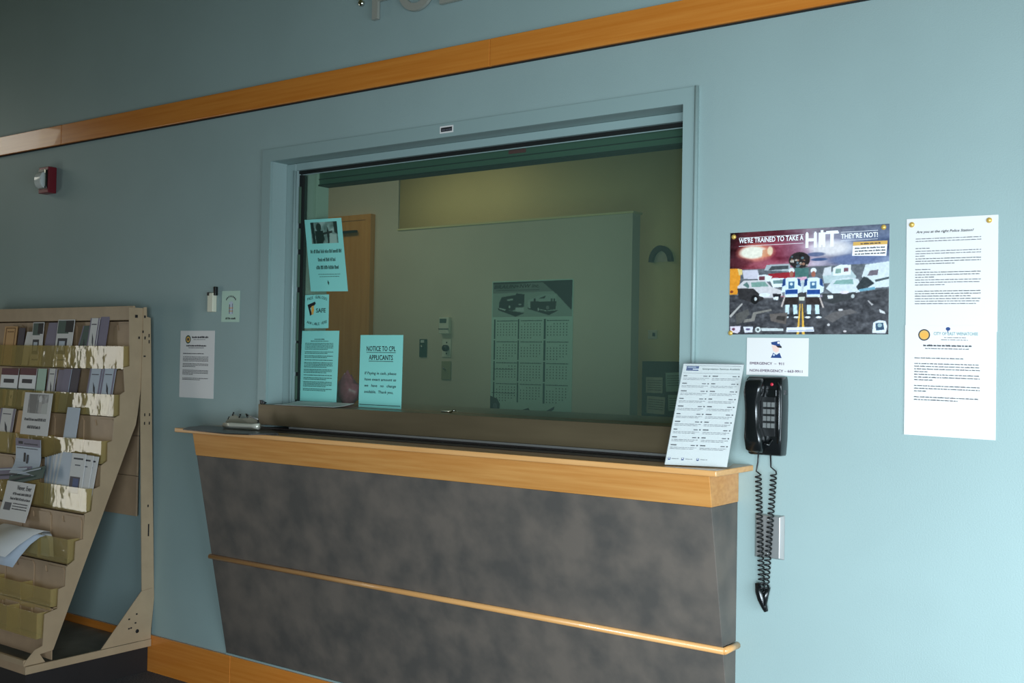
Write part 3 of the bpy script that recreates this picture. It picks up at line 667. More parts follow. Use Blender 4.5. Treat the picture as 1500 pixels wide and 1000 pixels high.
p.poly([(295, 345), (310, 312), (450, 305), (455, 350)], (168, 178, 182)).poly([(320, 345), (340, 320), (440, 315), (440, 335)], (70, 76, 80)).poly([(320, 365), (500, 350), (500, 395), (330, 395)], (150, 34, 46))
p.poly([(82, 335), (130, 335), (150, 345), (148, 400), (130, 485), (82, 488)], (230, 150, 44)).poly([(130, 335), (160, 340), (160, 370), (140, 375)], (226, 200, 130)).ell(95, 470, 10, 8, (140, 70, 40))
p.poly([(160, 345), (255, 340), (270, 395), (170, 395)], (206, 202, 214)).poly([(255, 375), (300, 368), (345, 380), (330, 410), (260, 410)], W).poly([(265, 380), (300, 378), (300, 400), (265, 402)], (110, 60, 70)).poly([(330, 400), (350, 388), (420, 390), (430, 440), (350, 445)], W).poly([(350, 402), (410, 400), (415, 420), (352, 422)], (110, 140, 140))
p.poly([(130, 440), (170, 405), (300, 400), (340, 440), (400, 460), (410, 490), (380, 505), (300, 505), (140, 500)], (208, 204, 206)).poly([(165, 430), (190, 412), (205, 435), (200, 450)], (90, 120, 116)).poly([(215, 415), (300, 410), (325, 438), (220, 442)], (120, 156, 146)).poly([(130, 450), (230, 450), (300, 510), (240, 540), (140, 505)], (48, 46, 48)).ell(240, 515, 24, 26, (20, 20, 22)).ell(245, 512, 9, 11, (200, 205, 205)).ell(300, 488, 34, 12, W).poly([(348, 480), (400, 482), (395, 505), (352, 500)], (34, 34, 40)).poly([(352, 500), (384, 498), (382, 518), (354, 516)], W)
p.poly([(640, 370), (700, 350), (800, 340), (830, 380), (820, 410), (650, 420)], (180, 196, 198)).poly([(700, 330), (740, 310), (800, 312), (800, 370), (700, 375)], W).poly([(715, 335), (745, 335), (745, 360), (712, 362)], (130, 160, 150)).poly([(760, 330), (785, 328), (785, 350), (760, 352)], (120, 80, 92)).poly([(650, 330), (690, 320), (690, 372), (640, 375)], (206, 208, 212)).poly([(880, 310), (1010, 290), (1010, 440), (900, 450), (860, 380)], (208, 216, 220)).poly([(905, 345), (950, 340), (945, 372), (890, 375)], (110, 100, 110)).poly([(930, 400), (1010, 380), (1010, 392), (935, 412)], (70, 80, 84))
p.poly([(660, 450), (700, 400), (790, 385), (840, 395), (860, 440), (850, 470), (780, 490), (700, 480)], (206, 214, 218)).poly([(700, 425), (720, 402), (810, 395), (815, 425)], (130, 166, 160)).poly([(830, 440), (870, 380), (890, 385), (930, 420), (900, 440), (840, 460)], (48, 56, 60)).poly([(845, 455), (930, 440), (935, 455), (850, 468)], (110, 160, 180)).poly([(640, 480), (760, 478), (830, 470), (810, 505), (700, 540), (640, 520)], (58, 60, 62)).poly([(670, 490), (700, 488), (702, 508), (672, 510)], W).ell(765, 472, 26, 10, (226, 214, 226)).ell(812, 495, 10, 12, (180, 186, 186))
p.ell(505, 285, 62, 48, (40, 34, 34))
rs = np.random.RandomState(3)
for i in range(22): p.ell(455+rs.rand()*105, 250+rs.rand()*75, 5+rs.rand()*6, 4+rs.rand()*6, [(180, 170, 160), (30, 26, 28), (150, 110, 90), (90, 110, 120)][i % 4])
p.poly([(480, 330), (560, 330), (560, 400), (480, 400)], (70, 110, 106)).poly([(490, 385), (550, 380), (552, 400), (490, 405)], (220, 170, 190)).poly([(500, 405), (545, 400), (545, 470), (500, 475)], (190, 200, 204)).poly([(498, 475), (548, 470), (548, 525), (500, 528)], (60, 60, 62)).poly([(505, 500), (540, 498), (538, 520), (507, 522)], (200, 204, 190))
for cx in (460, 588):
    p.ell(cx, 345, 17, 16, W).ell(cx, 366, 12, 18, (160, 100, 84)).poly([(cx-45, 395), (cx-20, 385), (cx+22, 385), (cx+48, 395), (cx+62, 440), (cx+58, 470), (cx+38, 480), (cx+38, 500), (cx-38, 500), (cx-38, 470), (cx-60, 475)], (214, 228, 240)).poly([(cx-50, 395), (cx-34, 392), (cx-36, 430), (cx-55, 440)], B).poly([(cx+50, 395), (cx+36, 392), (cx+38, 430), (cx+58, 440)], B).poly([(cx-36, 458), (cx+38, 455), (cx+38, 482), (cx-36, 484)], (32, 72, 140)).poly([(cx-18, 410), (cx+18, 408), (cx+18, 450), (cx-18, 452)], (60, 104, 140)).ell(cx, 424, 9, 9, (210, 224, 232))
    p.poly([(cx-45, 500), (cx+45, 500), (cx+42, 545), (cx-42, 545)], (48, 40, 38)).poly([(cx-36, 545), (cx-10, 545), (cx-12, 600), (cx-34, 600)], (200, 222, 230)).poly([(cx+10, 545), (cx+34, 545), (cx+38, 600), (cx+14, 600)], (200, 222, 230)).ell(cx-28, 612, 20, 13, D).ell(cx+32, 612, 20, 13, D).ell(cx-30, 618, 17, 6, W).ell(cx+33, 618, 17, 6, W)
p.poly([(398, 555), (420, 490), (428, 492), (408, 560)], (190, 176, 170)).poly([(622, 505), (630, 500), (652, 560), (642, 562)], (190, 176, 170))
p.poly([(510, 540), (516, 540), (508, 718), (494, 718)], (222, 172, 70)).poly([(522, 540), (528, 540), (542, 718), (526, 718)], (222, 172, 70))
p.poly([(82, 610), (160, 535), (166, 542), (90, 622)], (176, 172, 168)).poly([(120, 600), (200, 570), (210, 600), (160, 650), (130, 660)], (88, 86, 84)).poly([(230, 590), (340, 570), (345, 580), (250, 600), (240, 640), (170, 650), (180, 630), (220, 625)], (128, 124, 118)).poly([(330, 600), (440, 590), (430, 660), (340, 640)], (100, 92, 88)).poly([(380, 610), (430, 612), (420, 640), (370, 630)], (58, 54, 52)).poly([(650, 620), (700, 590), (800, 570), (840, 590), (760, 610), (700, 650)], (96, 92, 92)).ell(745, 575, 14, 7, (190, 186, 186)).ell(678, 662, 8, 8, (196, 192, 192)).poly([(890, 520), (900, 520), (925, 545), (915, 550)], (170, 166, 166)).poly([(955, 570), (985, 585), (990, 600), (960, 590)], (206, 206, 206)).ell(770, 700, 10, 6, (200, 190, 190))
p.poly([(88, 672), (155, 668), (150, 700), (135, 712), (92, 705)], (220, 208, 220)).poly([(170, 672), (232, 672), (228, 706), (180, 708)], (222, 222, 234)).ell(262, 690, 18, 16, (215, 222, 220)).ell(262, 690, 9, 8, (90, 96, 96)).poly([(280, 680), (415, 684), (415, 698), (285, 698)], (200, 206, 206)).poly([(436, 678), (590, 674), (597, 702), (432, 704)], (226, 230, 240)).poly([(440, 694), (592, 692), (592, 698), (440, 698)], (150, 154, 180))
p.poly([(925, 650), (955, 635), (990, 640), (1000, 670), (992, 712), (920, 710)], (214, 222, 230)).poly([(938, 652), (978, 650), (985, 690), (940, 696)], (52, 74, 96)).ell(960, 665, 12, 12, (150, 176, 180)).ell(110, 688, 10, 8, (110, 60, 80)).ell(200, 688, 14, 6, (100, 90, 120))
p.noise(9, 90, 60, 21)
s.picture(0, 0, .4385, .2815, p.img(), po)
def uvm(x, y): u, v = fp(x, y); return u*.4385, v*.2815
x, y = uvm(137, 190); x2, _ = uvm(528, 168); s.text("WE'RE TRAINED TO TAKE A", x, y-.001, .0135, M_white, width=x2-x, bold=.022)
s.rect(x, .0145, x2, .0155, M_white).rect(x, .0375, x2, .0385, M_white)
x, y = uvm(540, 198); x2, _ = uvm(732, 150); s.text('H', x, .0515, .040, M_white, width=.031, bold=.03).text('I', x+.036, .0515, .040, M_white, width=.018, bold=.06).text('T', x+.054, .0515, .040, M_white, width=.036, bold=.03)

x, y = uvm(742, 160); x2, _ = uvm(945, 140); s.text("THEY'RE NOT!", x, .032, .0125, M_white, width=x2-x, bold=.02); s.rect(x, .0145, x2, .0155, M_white).rect(x, .0365, x2, .0372, M_white)
a0 = [uvm(812, 160), uvm(997, 160), uvm(992, 245), uvm(806, 236)]
s.poly([(.3455, .042), (.434, .0425), (.431, .0815), (.343, .0775)], M_white, .0008).poly([(.3455, .042), (.434, .0425), (.4335, .052), (.345, .052)], M_gold, .0009)
s.greek(.365, .415, .0455, .003, M_ink2, d=.001, seed=3)
for i in range(3): s.greek(.350, .427, .0565+i*.0075, .0032, M_ink2, d=.001, seed=i*9)
s.done(po)
def pin(x, z, y, par):
    b = MB(); b.dome((x, y, z), (0, -1, 0), .0065, .005, M_brass); b.tube([(x, y+.001, z), (x, y-.001, z)], .0068, M_brass, 12); return b.build('brass_tack', par)
for x, z in ((-1.305, 1.661), (-.892, 1.664), (-1.311, 1.3945)): pin(x, z, -.0024, po)

# emergency card
s = wall_sheet(-1.2615, 1.3815, .1755, .1015, -.0025, -.006)
o = sheet_thing('emergency_card', 'white card with a drawn police officer and emergency numbers above the phone', 'card', s, M_paper)
s.poly([(.077, .040), (.070, .054), (.101, .054), (.095, .040), (.086, .046)], M_blue).poly([(.072, .020), (.094, .020), (.093, .036), (.086, .040), (.077, .036)], mat('skin_ink', (236, 200, 186), .5)).poly([(.070, .012), (.094, .008), (.094, .015), (.101, .026), (.090, .022), (.072, .018)], M_blue, .0006).ell(.091, .013, .003, .003, M_white, .0008).ell(.079, .046, .003, .003, M_sky2, .0006).poly([(.084, .021), (.1, .022), (.101, .027), (.09, .026)], M_ink, .0007)
s.text('EMERGENCY  –  911', .010, .073, .0068, M_inkp, width=.098, bold=.018).text('NON-EMERGENCY – 663-9911', .010, .0925, .0068, M_inkp, width=.150, bold=.018); s.done(o)

# two-page notice at the far right
s = wall_sheet(-.8345, 1.681, .2165, .282, -.002, 0); s.U = Vector((1, 0, -.012)).normalized()
o = sheet_thing('station_notice', 'upper white page pinned with two brass tacks at the far right', 'notice', s, M_paper)
s.text('Are you at the right Police Station?', .024, .037, .0062, M_ink, width=.137, bold=.015, shear=.25)
for i, (y, n, l) in enumerate(((.050, 2, 1), (.074, 1, .22), (.081, 3, .15), (.100, 3, .6), (.127, 1, .24), (.134, 3, .3), (.153, 3, .45), (.181, 3, .85), (.200, 3, .95))):
    s.para(.023, .178, y, n, .0062, .0018, M_ink2 if i % 2 else M_ink3, l, i*13)
s.done(o); pin(-.8215, 1.666, -.0026, o); pin(-.6385, 1.666, -.0026, o)
s = wall_sheet(-.8352, 1.4135, .2160, .2745, -.0035, 0); s.U = Vector((1, 0, -.012)).normalized()
o = sheet_thing('department_letter', 'lower white page with a round seal and city heading at the far right', 'notice', s, M_paper)
s.ell(.047, .024, .0145, .0145, M_ink2).ell(.047, .024, .0115, .0115, M_gold, .0006).poly([(.038, .02), (.054, .018), (.056, .03), (.042, .032)], M_orange, .0008)
s.text('CITY OF EAST WENATCHEE', .070, .024, .0075, M_teal, width=.104, bold=.005).ell(.104, .0085, .0055, .0045, M_blue).rect(.1025, .012, .1045, .018, M_blue)
s.greek(.095, .145, .029, .0016, M_ink3, seed=1).greek(.088, .150, .0345, .0016, M_ink3, seed=2).greek(.045, .158, .0475, .0036, M_ink2, seed=3).greek(.05, .152, .056, .0022, M_ink3, seed=4)
for i, (y, n, l) in enumerate(((.080, 1, .75), (.094, 4, .2), (.121, 3, .28), (.149, 3, .2), (.177, 2, .68))): s.para(.024, .178, y, n, .0067, .0021, M_ink2, l, i*17)
s.done(o)

# ------------------------------------------------------------------ leaning sign on the counter
BL, BR, TL, TR = Vector((-1.40, -.20, 1.0365)), Vector((-1.25, -.152, 1.0365)), Vector((-1.412, -.083, 1.308)), Vector((-1.257, -.030, 1.309))
sg = thing('counter_sign', 'white interpretation services sign leaning on the right end of the countertop', 'sign', (-1.33, -.12, 1.035))
U_ = ((BR-BL)+(TR-TL)).normalized(); V_ = ((BL-TL)+(BR-TR)).normalized(); N_ = V_.cross(U_).normalized()
if N_.y > 0: N_ = -N_
s = Sheet(TL, U_, V_, (TR-TL).length, (BL-TL).length, n=N_)
s.body(M_paper, .0015).build('card', sg)
W_, H_ = s.w, s.h
s.rect(0.0, 0.0, W_, .0015, M_ink3); s.rect(.010, .008, .044, .022, M_blue).rect(.013, .0105, .036, .0125, M_sky2, .0006).rect(.028, .016, .045, .0185, M_white, .0006).rect(.006, .0065, W_-.006, .0073, M_ink3)
s.text('Interpretation Services Available', .055, .0185, .0048, M_inkg, width=W_-.063, bold=.012).rect(.004, .0285, W_-.006, .0292, M_ink3)
for r in range(10):
    for c in range(2):
        x = .006+c*(W_/2-.003); y = .036+r*.0225
        s.rect(x, y, x+.010+(r*3+c*5) % 7*.001, y+.0028, M_ink2); s.rect(x+W_/2-.028, y+.0005, x+W_/2-.017, y+.003, M_ink3); s.rect(x+W_/2-.013, y, x+W_/2-.009, y+.0032, M_ink2)
        s.greek(x, x+W_/2-.012, y+.0075, .0013, M_ink3, seed=r*4+c); s.greek(x, x+W_/2-.02, y+.0115, .0012, M_ink3, seed=r*4+c+50)
for x in (.006, .042, .082): s.rect(x, H_-.020, x+.006, H_-.013, M_blue); s.rect(x+.0015, H_-.019, x+.004, H_-.0165, M_white, .0007); s.greek(x+.010, x+.028, H_-.018, .0015, M_ink3)
s.done(sg)
s2 = Sheet(TL+N_*.0022-U_*.0012, U_, V_, W_+.0024, H_+.001, n=N_); s2.body(M_acr, .0012).build('acrylic_front', sg)
b = MB(); s3 = Sheet(BL-V_*.0-N_*.0016, U_, (Vector((BL.x+.02, -.060, 1.0362))-BL).normalized(), W_, .11); s3.O = Vector((BL.x, BL.y, 1.0376)); s3.V = Vector((-.3, .95, 0)).normalized(); s3.U = Vector(((BR-BL).x, (BR-BL).y, 0)).normalized(); s3.N = Vector((0, 0, 1)); s3.body(M_acr, .0016).build('acrylic_foot', sg)

# ------------------------------------------------------------------ wall phone
ph = thing('wall_phone', 'black wall telephone with twin coiled cords right of the counter', 'telephone', (-1.19, 0, 1.066))
def loft(mb, secs, m, smooth=True):
    """secs: list of rings (same count)"""
    vs = [p_ for r_ in secs for p_ in r_]; n = len(secs[0]); fs = []
    for i in range(len(secs)-1):
        for k_ in range(n): fs.append((i*n+k_, i*n+(k_+1) % n, (i+1)*n+(k_+1) % n, (i+1)*n+k_))
    fs += [tuple(range(n-1, -1, -1)), tuple(range((len(secs)-1)*n, len(secs)*n))]
    mb.add(vs, fs, m, smooth); return mb
def rring(x0, x1, y0, y1, z, r=.006, n=3):
    pts = []
    for cx, cy, a0 in ((x1-r, y1-r, 0), (x0+r, y1-r, PI/2), (x0+r, y0+r, PI), (x1-r, y0+r, 1.5*PI)):
        for i in range(n+1):
            a = a0+PI/2*i/n; pts.append((cx+r*math.cos(a), cy+r*math.sin(a), z))
    return pts
b = MB(); secs = []
for z, dl, dr, dy in ((1.066, .010, .006, .036), (1.070, .008, .004, .044), (1.11, .004, .001, .050), (1.20, 0, 0, .050), (1.25, .001, .001, .050), (1.268, .002, .002, .048), (1.276, .005, .004, .040)):
    secs.append(rring(-1.2445+dl, -1.139-dr, -dy, -.001, z))
loft(b, secs, M_black).build('body', ph)
hs = MB(); secs = []
for z, x0, x1, y0 in ((1.074, -1.224, -1.188, -.066), (1.082, -1.229, -1.182, -.080), (1.115, -1.232, -1.183, -.086), (1.14, -1.233, -1.192, -.080), (1.18, -1.234, -1.196, -.076), (1.21, -1.235, -1.196, -.078), (1.235, -1.235, -1.187, -.086), (1.262, -1.232, -1.184, -.082), (1.271, -1.227, -1.19, -.070)):
    secs.append(rring(x0, x1, y0, -.0505, z, .008))
loft(hs, secs, M_black).build('handset', ph)
MB().box((-1.196, -.0535, 1.118), (-1.158, -.0495, 1.222), M_blackr).build('keypad_panel', ph)
kp = MB()
for r in range(4):
    for c in range(3):
        x = -1.1885+c*.0115; z = 1.196-r*.0185
        MB().box((x, -.0575, z), (x+.0085, -.0536, z+.0125), M_key).build('key', ph)
MB().box((-1.182, -.0562, 1.224), (-1.152, -.0500, 1.243), M_black).build('name_plate', ph, bevel=.002)
b = MB(); b.dome((-1.168, -.0495, 1.256), (0, -1, 0), .0045, .002, M_ledred); b.build('red_mark', ph)
b = MB(); b.tube([(-1.148, -.0485, 1.10), (-1.146, -.052, 1.14), (-1.146, -.052, 1.24), (-1.150, -.049, 1.262)], [.003, .005, .006, .003], M_black, 8); b.build('side_ridge', ph)
b = MB(); b.tube([(-1.167, -.05, 1.108), (-1.170, -.062, 1.095), (-1.180, -.066, 1.10)], .004, M_black, 8); b.build('hook', ph)
for zz, xx in ((1.235, -1.1385), ): MB().box((xx-.001, -.030, zz-.006), (xx+.003, -.020, zz+.006), M_black).build('side_knob', ph)
def coil(p0, p1, turns, R, r, pre, post, m):
    p0, p1 = Vector(p0), Vector(p1); t = (p1-p0).normalized(); a = Vector((1, 0, 0)); a = (a-t*a.dot(t)).normalized(); bb = t.cross(a); N = turns*10; pts = [Vector(q_) for q_ in pre]
    for i in range(N+1):
        an = 2*PI*i/10; pts.append(p0+(p1-p0)*(i/N)+(a*math.cos(an)+bb*math.sin(an))*R)
    pts += [Vector(q_) for q_ in post]; mb_ = MB(); mb_.tube(pts, r, m, 6); return mb_
coil((-1.207, -.040, 1.012), (-1.1955, -.034, .702), 25, .0078, .0022, [(-1.205, -.045, 1.078), (-1.208, -.042, 1.045), (-1.213, -.040, 1.022)], [(-1.195, -.034, .695)], M_blackr).build('coiled_cord', ph)
coil((-1.166, -.034, 1.018), (-1.187, -.028, .702), 25, .0078, .0022, [(-1.176, -.034, 1.07), (-1.174, -.034, 1.035), (-1.160, -.034, 1.025)], [(-1.188, -.028, .695)], M_blackr).build('coiled_cord', ph)
b = MB(); b.tube([(-1.210, -.032, .722), (-1.203, -.032, .70), (-1.196, -.032, .68), (-1.188, -.031, .660), (-1.184, -.030, .649)], [.006, .0115, .0115, .0085, .006], M_black, 10)
b.tube([(-1.178, -.028, .715), (-1.186, -.032, .690), (-1.187, -.034, .665)], [.005, .009, .006], M_black, 8); b.build('cord_end', ph)

# steel plate behind the cords
t = thing('steel_wall_plate', 'steel wall plate with sloping edges behind the phone cords', 'wall plate', (-1.185, 0, .789))
b = MB(); x0, x1, z0, z1 = -1.232, -1.146, .786, .905
b.add([(x0, -.0008, z0), (x1, -.0008, z0), (x1, -.0008, z1), (x0, -.0008, z1), (x0+.010, -.014, z0+.004), (x1-.010, -.014, z0+.004), (x1-.010, -.014, z1-.004), (x0+.010, -.014, z1-.004)],
      [(4, 5, 6, 7), (0, 1, 5, 4), (1, 2, 6, 5), (2, 3, 7, 6), (3, 0, 4, 7), (3, 2, 1, 0)], M_steel); b.build('plate', t, bevel=.0015)
for zz in (.80, .892): MB().dome((-1.19, -.0142, zz), (0, -1, 0), .003, .0012, M_steel).build('screw', t)

# ================================================================== BROCHURE RACK
XS, XE = -3.88, -5.17
rk = thing('brochure_rack', 'cream metal brochure rack with yellowed clear pockets standing against the wall at left', 'rack', (-4.5, -.3, 0))
TIERS = [(-.158, 1.339, 1.245), (-.197, 1.143, 1.055), (-.249, .959, .867), (-.308, .774, .678), (-.385, .585, .491), (-.452, .403, .315), (-.505, .321, .223)]
step = [(-.144, 1.345), (-.141, 1.259), (-.169, 1.253), (-.160, 1.157), (-.182, 1.144), (-.182, 1.061), (-.206, 1.051), (-.212, .961), (-.233, .954), (-.233, .881), (-.261, .864), (-.263, .783), (-.291, .774), (-.297, .689), (-.326, .681), (-.331, .583), (-.363, .577), (-.366, .506), (-.400, .484), (-.403, .411), (-.430, .404), (-.433, .330), (-.485, .318), (-.490, .20), (-.520, .19), (-.560, .15), (-.563, .137)]
back = [(-.478, .137), (-.500, .170), (-.446, .176), (-.127, .971), (-.106, 1.02), (-.099, 1.06), (-.088, 1.16), (-.082, 1.46), (-.086, 1.497)]
for xs in (XS, XE):
    b = MB(); b.prism([(-.150, 1.497), (-.147, 1.44)]+step+back, 'x', xs, xs-.004, M_cream); b.build('side_plate', rk)
    b = MB(); b.prism([(-.088, 1.06), (-.0850, 1.50), (-.070, 1.502), (-.068, 1.462), (-.050, 1.458), (-.002, .30), (-.0155, .15), (-.0155, .108), (-.075, .108), (-.062, .339)], 'x', xs+.0005, xs+.004, M_cream); b.build('back_post', rk)
    b = MB(); b.prism([(-.016, .345), (-.066, .339), (-.245, .138), (-.016, .138)], 'x', xs+.0045, xs+.0075, M_cream); b.build('gusset', rk)
    b = MB(); b.prism([(-.563, .107), (-.563, .1365), (-.0155, .1365), (-.0155, .107)], 'x', xs+.0001, xs+.012, M_cream); b.build('base_rail', rk, bevel=.002)
b = MB()   # screw holes and slots on the right-hand side
for y, z, ry, rz in ((-.118, 1.462, .006, .006), (-.078, 1.462, .004, .005), (-.085, 1.40, .003, .005), (-.103, 1.375, .003, .005), (-.075, 1.375, .003, .006), (-.056, 1.385, .0025, .007), (-.075, 1.30, .005, .003), (-.055, 1.36, .0025, .007), (-.068, 1.06, .0025, .006), (-.045, 1.06, .0025, .006), (-.068, 1.025, .0025, .006), (-.045, 1.025, .0025, .006)):
    b.box((XS+.004, y-ry, z-rz), (XS+.0046, y+ry, z+rz), M_hole_shade)
b.build('screw_hole', rk)
b = MB(); b.box((XS+.0045, -.040, .56), (XS+.0048, -.034, .61), M_hole_shade); b.box((XS+.0045, -.045, .68), (XS+.0048, -.039, .69), M_hole_shade); b.build('slot', rk)
b = MB(); b.tube([(XS+.0076, -.082, .180), (XS+.0082, -.082, .180)], .008, M_hole_shade, 12)
for y, z in ((-.09, .215), (-.11, .198), (-.12, .197), (-.12, .235), (-.085, .25)): b.box((XS+.0077, y-.005, z-.003), (XS+.0081, y+.003, z+.003), M_hole_shade)
b.build('gusset_hole', rk)
MB().box((XS-.003, -.112, 1.425), (XS-.02, -.090, 1.497), M_brown).build('cardboard_filler', rk, label='brown cardboard filler in the top channel')
MB().box((XE, -.124, 1.447), (XS-.012, -.112, 1.505), M_cream).build('header_board', rk, bevel=.002)
for j in range(5):
    z1 = 1.47-j*.168; MB().box((XE, -.032, z1-.1665), (XS-.09, -.024, z1), M_cream2).build('back_board', rk, bevel=.0015)
# stepped tier panels
tops = [1.445]+[t_[2] for t_ in TIERS[:-1]]
for i, (y, zt, zb) in enumerate(TIERS):
    yb = y+.055; top = tops[i]
    if i == 6: top = .335; 
    prev = (TIERS[i-1][0]+.055) if i else -.085
    b = MB(); low = zb if i < 6 else .14
    b.box((XE+.004, yb, low-.002), (XS-.0045, yb+.003, top), M_cream2); b.box((XE+.004, yb, top-.003), (XS-.0045, prev+.003, top), M_cream2)
    tp = b.build('tier_panel', rk)
    # raised plates with a notch between columns
    for c in range(6):
        x1 = XS-.012-c*.213; x0 = x1-.150
        a0, a1 = (zb+.004, top-.012)
        if a1-a0 < .05: continue
        hgt = a1-a0; b = MB(); nz = a1-.0
        b.prism([(x0, a0), (x1, a0), (x1, a1-.012), (x1-.012, a1), (x0+.040, a1), (x0+.040, a1-.028), (x0+.024, a1-.028), (x0+.018, a1-.006), (x0+.006, a1-.012), (x0, a1-.02)], 'y', yb-.004, yb-.0002, M_cream2)
        b.build('raised_plate', tp)
# pockets
for i, (y, zt, zb) in enumerate(TIERS):
    for c in range(6):
        x1 = XS-.020-c*.2105; x0 = x1-.209; b = MB(); t_ = .0022; yb = y+.0495
        b.box((x0, y, zb), (x1, y+t_, zt), M_pocket).box((x0, y+t_, zb), (x1, yb, zb+t_), M_pocket).box((x1-t_, y+t_, zb+t_), (x1, yb, zt), M_pocket).box((x0, y+t_, zb+t_), (x0+t_, yb, zt), M_pocket)
        b.build('pocket', rk)
MB().box((XE, -.563, .137), (XS-.0045, -.552, .158), M_cream).build('front_lip', rk); 
MB().box((XE, -.5505, .112), (XS-.001, -.016, .118), M_tray).build('base_tray', rk)
MB().box((XE, -.562, .107), (XS-.001, -.551, .1365), M_cream2).build('front_rail', rk)
MB().box((XE+.01, -.548, 0), (XS-.012, -.0160, .1068), M_plinth).build('plinth', rk)

# ---- leaflets in the pockets
def leaflet(name, label, cat, xl, xr, zb, zt, y, m, skew=0, lean=.10, prt=None, t=.0022, group='leaflets in the brochure rack', bend=None):
    """xl,xr at the base; skew = sideways shift of the top; lean = backward slope"""
    h = zt-zb; V_ = Vector((-skew, -lean*h, -h)); w_ = xr-xl
    s = Sheet((xl+skew, y+lean*h, zt), (1, 0, 0), V_, w_, V_.length, n=(0, -1, 0)); s.bend = bend
    s.N = Vector((0, -1, lean)).normalized()
    o = s.body(m, t).build(name); tag(o, label, cat, group)
    if prt: prt(s, w_, s.h, o); s.done(o, 'printed_cover')
    return o
def cov_green(s, w_, h, o):
    s.rect(.004, .004, w_*.72, h*.30, M_dgreen).rect(w_*.5, .004, w_-.002, h*.27, M_ink).rect(w_*.12, h*.40, w_*.7, h*.74, M_ink2, .0005).rect(w_*.22, h*.46, w_*.58, h*.66, M_sky2, .0007).greek(w_*.2, w_*.8, h*.84, .006, M_ink2)
def cov_title(s, w_, h, o):
    s.rect(0, 0, w_, h*.17, M_maroon).rect(0, h*.17, w_, h*.50, M_white).rect(w_*.18, h*.27, w_*.8, h*.37, M_ink2, .0006).rect(0, h*.5, w_, h, M_dgreen).rect(w_*.30, h*.56, w_*.46, h*.95, M_white, .0006).rect(w_*.62, h*.56, w_*.84, h*.95, M_white, .0006).ell(w_*.73, h*.72, .004, .008, M_ink, .0008)
def cov_bars(s, w_, h, o):
    s.rect(0, 0, w_*.12, h, M_violet).rect(w_*.86, 0, w_, h, M_violet); s.poly([(w_*.4, h*.3), (w_*.6, h*.42), (w_*.7, h*.6), (w_*.5, h*.5)], M_ink2, .0006); s.rect(w_*.2, h*.12, w_*.75, h*.14, M_ink3)
def cov_tan(s, w_, h, o):
    s.rect(w_*.12, .006, w_*.88, .010, M_brown).rect(w_*.12, .006, w_*.17, h-.002, M_brown).rect(w_*.83, .006, w_*.88, h-.002, M_brown).greek(w_*.25, w_*.75, .022, .004, M_brown)
def cov_lines(s, w_, h, o):
    s.rect(w_*.15, h*.08, w_*.85, h*.11, M_ink2); s.rect(w_*.3, h*.2, w_*.7, h*.22, M_ink3)
def cov_plain(s, w_, h, o): s.rect(w_*.2, h*.5, w_*.22, h*.9, M_ink3)
y0 = TIERS[0][0]+.008
Z1 = 1.250
L = leaflet
L('booklet', 'tan framed booklet in the top row at the left edge', 'booklet', -4.85, -4.745, Z1, 1.425, y0, M_tan, prt=cov_tan)
L('booklet', 'dark grey narrow booklet beside the tan one in the top row', 'booklet', -4.735, -4.685, Z1, 1.418, y0+.003, M_dviolet)
L('leaflet', 'cream leaflet leaning behind the first green headed leaflet', 'leaflet', -4.70, -4.64, Z1, 1.40, y0+.006, M_paper, skew=.03)
L('leaflet', 'green headed leaflet with a picture, left one of the top row', 'leaflet', -4.612, -4.525, Z1, 1.442, y0, M_paper, prt=cov_green, skew=-.006)
L('leaflet', 'plain grey leaflet leaning right of the left green headed leaflet', 'leaflet', -4.535, -4.455, Z1, 1.44, y0+.008, M_violet, skew=.03)
L('leaflet', 'green headed leaflet with a picture, right one of the top row', 'leaflet', -4.425, -4.30, Z1, 1.452, y0, M_paper, prt=cov_green, skew=.004)
L('leaflet', 'striped green leaflet slumped sideways in the top row', 'leaflet', -4.275, -4.205, Z1, 1.425, y0+.002, M_dgreen, skew=.045, prt=cov_bars)
L('leaflet', 'white narrow leaflet with a grey cover at the end of the top row', 'leaflet', -4.19, -4.125, Z1, 1.457, y0, M_paper, skew=.012, prt=cov_bars)
L('leaflet', 'violet grey folded leaflet, last one in the top row', 'leaflet', -4.125, -4.065, Z1, 1.462, y0+.004, M_violet, skew=.014, prt=cov_plain)
y1 = TIERS[1][0]+.008; Z2 = 1.060
L('leaflet', 'maroon topped leaflet at the left edge of the second row', 'leaflet', -4.795, -4.655, Z2, 1.235, y1, M_paper, prt=cov_title)
L('leaflet', 'maroon topped leaflet, second from the left in the second row', 'leaflet', -4.642, -4.51, Z2, 1.238, y1, M_paper, prt=cov_title)
L('leaflet', 'pale green white leaflet beside the maroon topped pair', 'leaflet', -4.50, -4.435, Z2, 1.238, y1, M_mint2, prt=cov_plain)
L('leaflet', 'pinkish white narrow leaflet in the middle of the second row', 'leaflet', -4.425, -4.365, Z2, 1.240, y1+.002, M_paper, prt=cov_bars, skew=.006)
L('leaflet', 'thin grey leaflet behind the narrow white one in the second row', 'leaflet', -4.36, -4.30, Z2, 1.236, y1+.006, M_violet, skew=.01)
L('leaflet', 'violet leaflet with white foot in the second row', 'leaflet', -4.315, -4.26, Z2, 1.240, y1, M_sky2, skew=.016, prt=lambda s, w_, h, o: s.rect(0, 0, w_, h*.55, M_violet))
L('leaflet', 'dark violet leaflet beside the lighter one in the second row', 'leaflet', -4.258, -4.20, Z2, 1.243, y1+.002, M_dviolet, skew=.016)
L('leaflet', 'pale blue banded leaflet, left of the pair ending the second row', 'leaflet', -4.125, -4.035, Z2, 1.245, y1, M_sky2, skew=.016, prt=cov_bars)
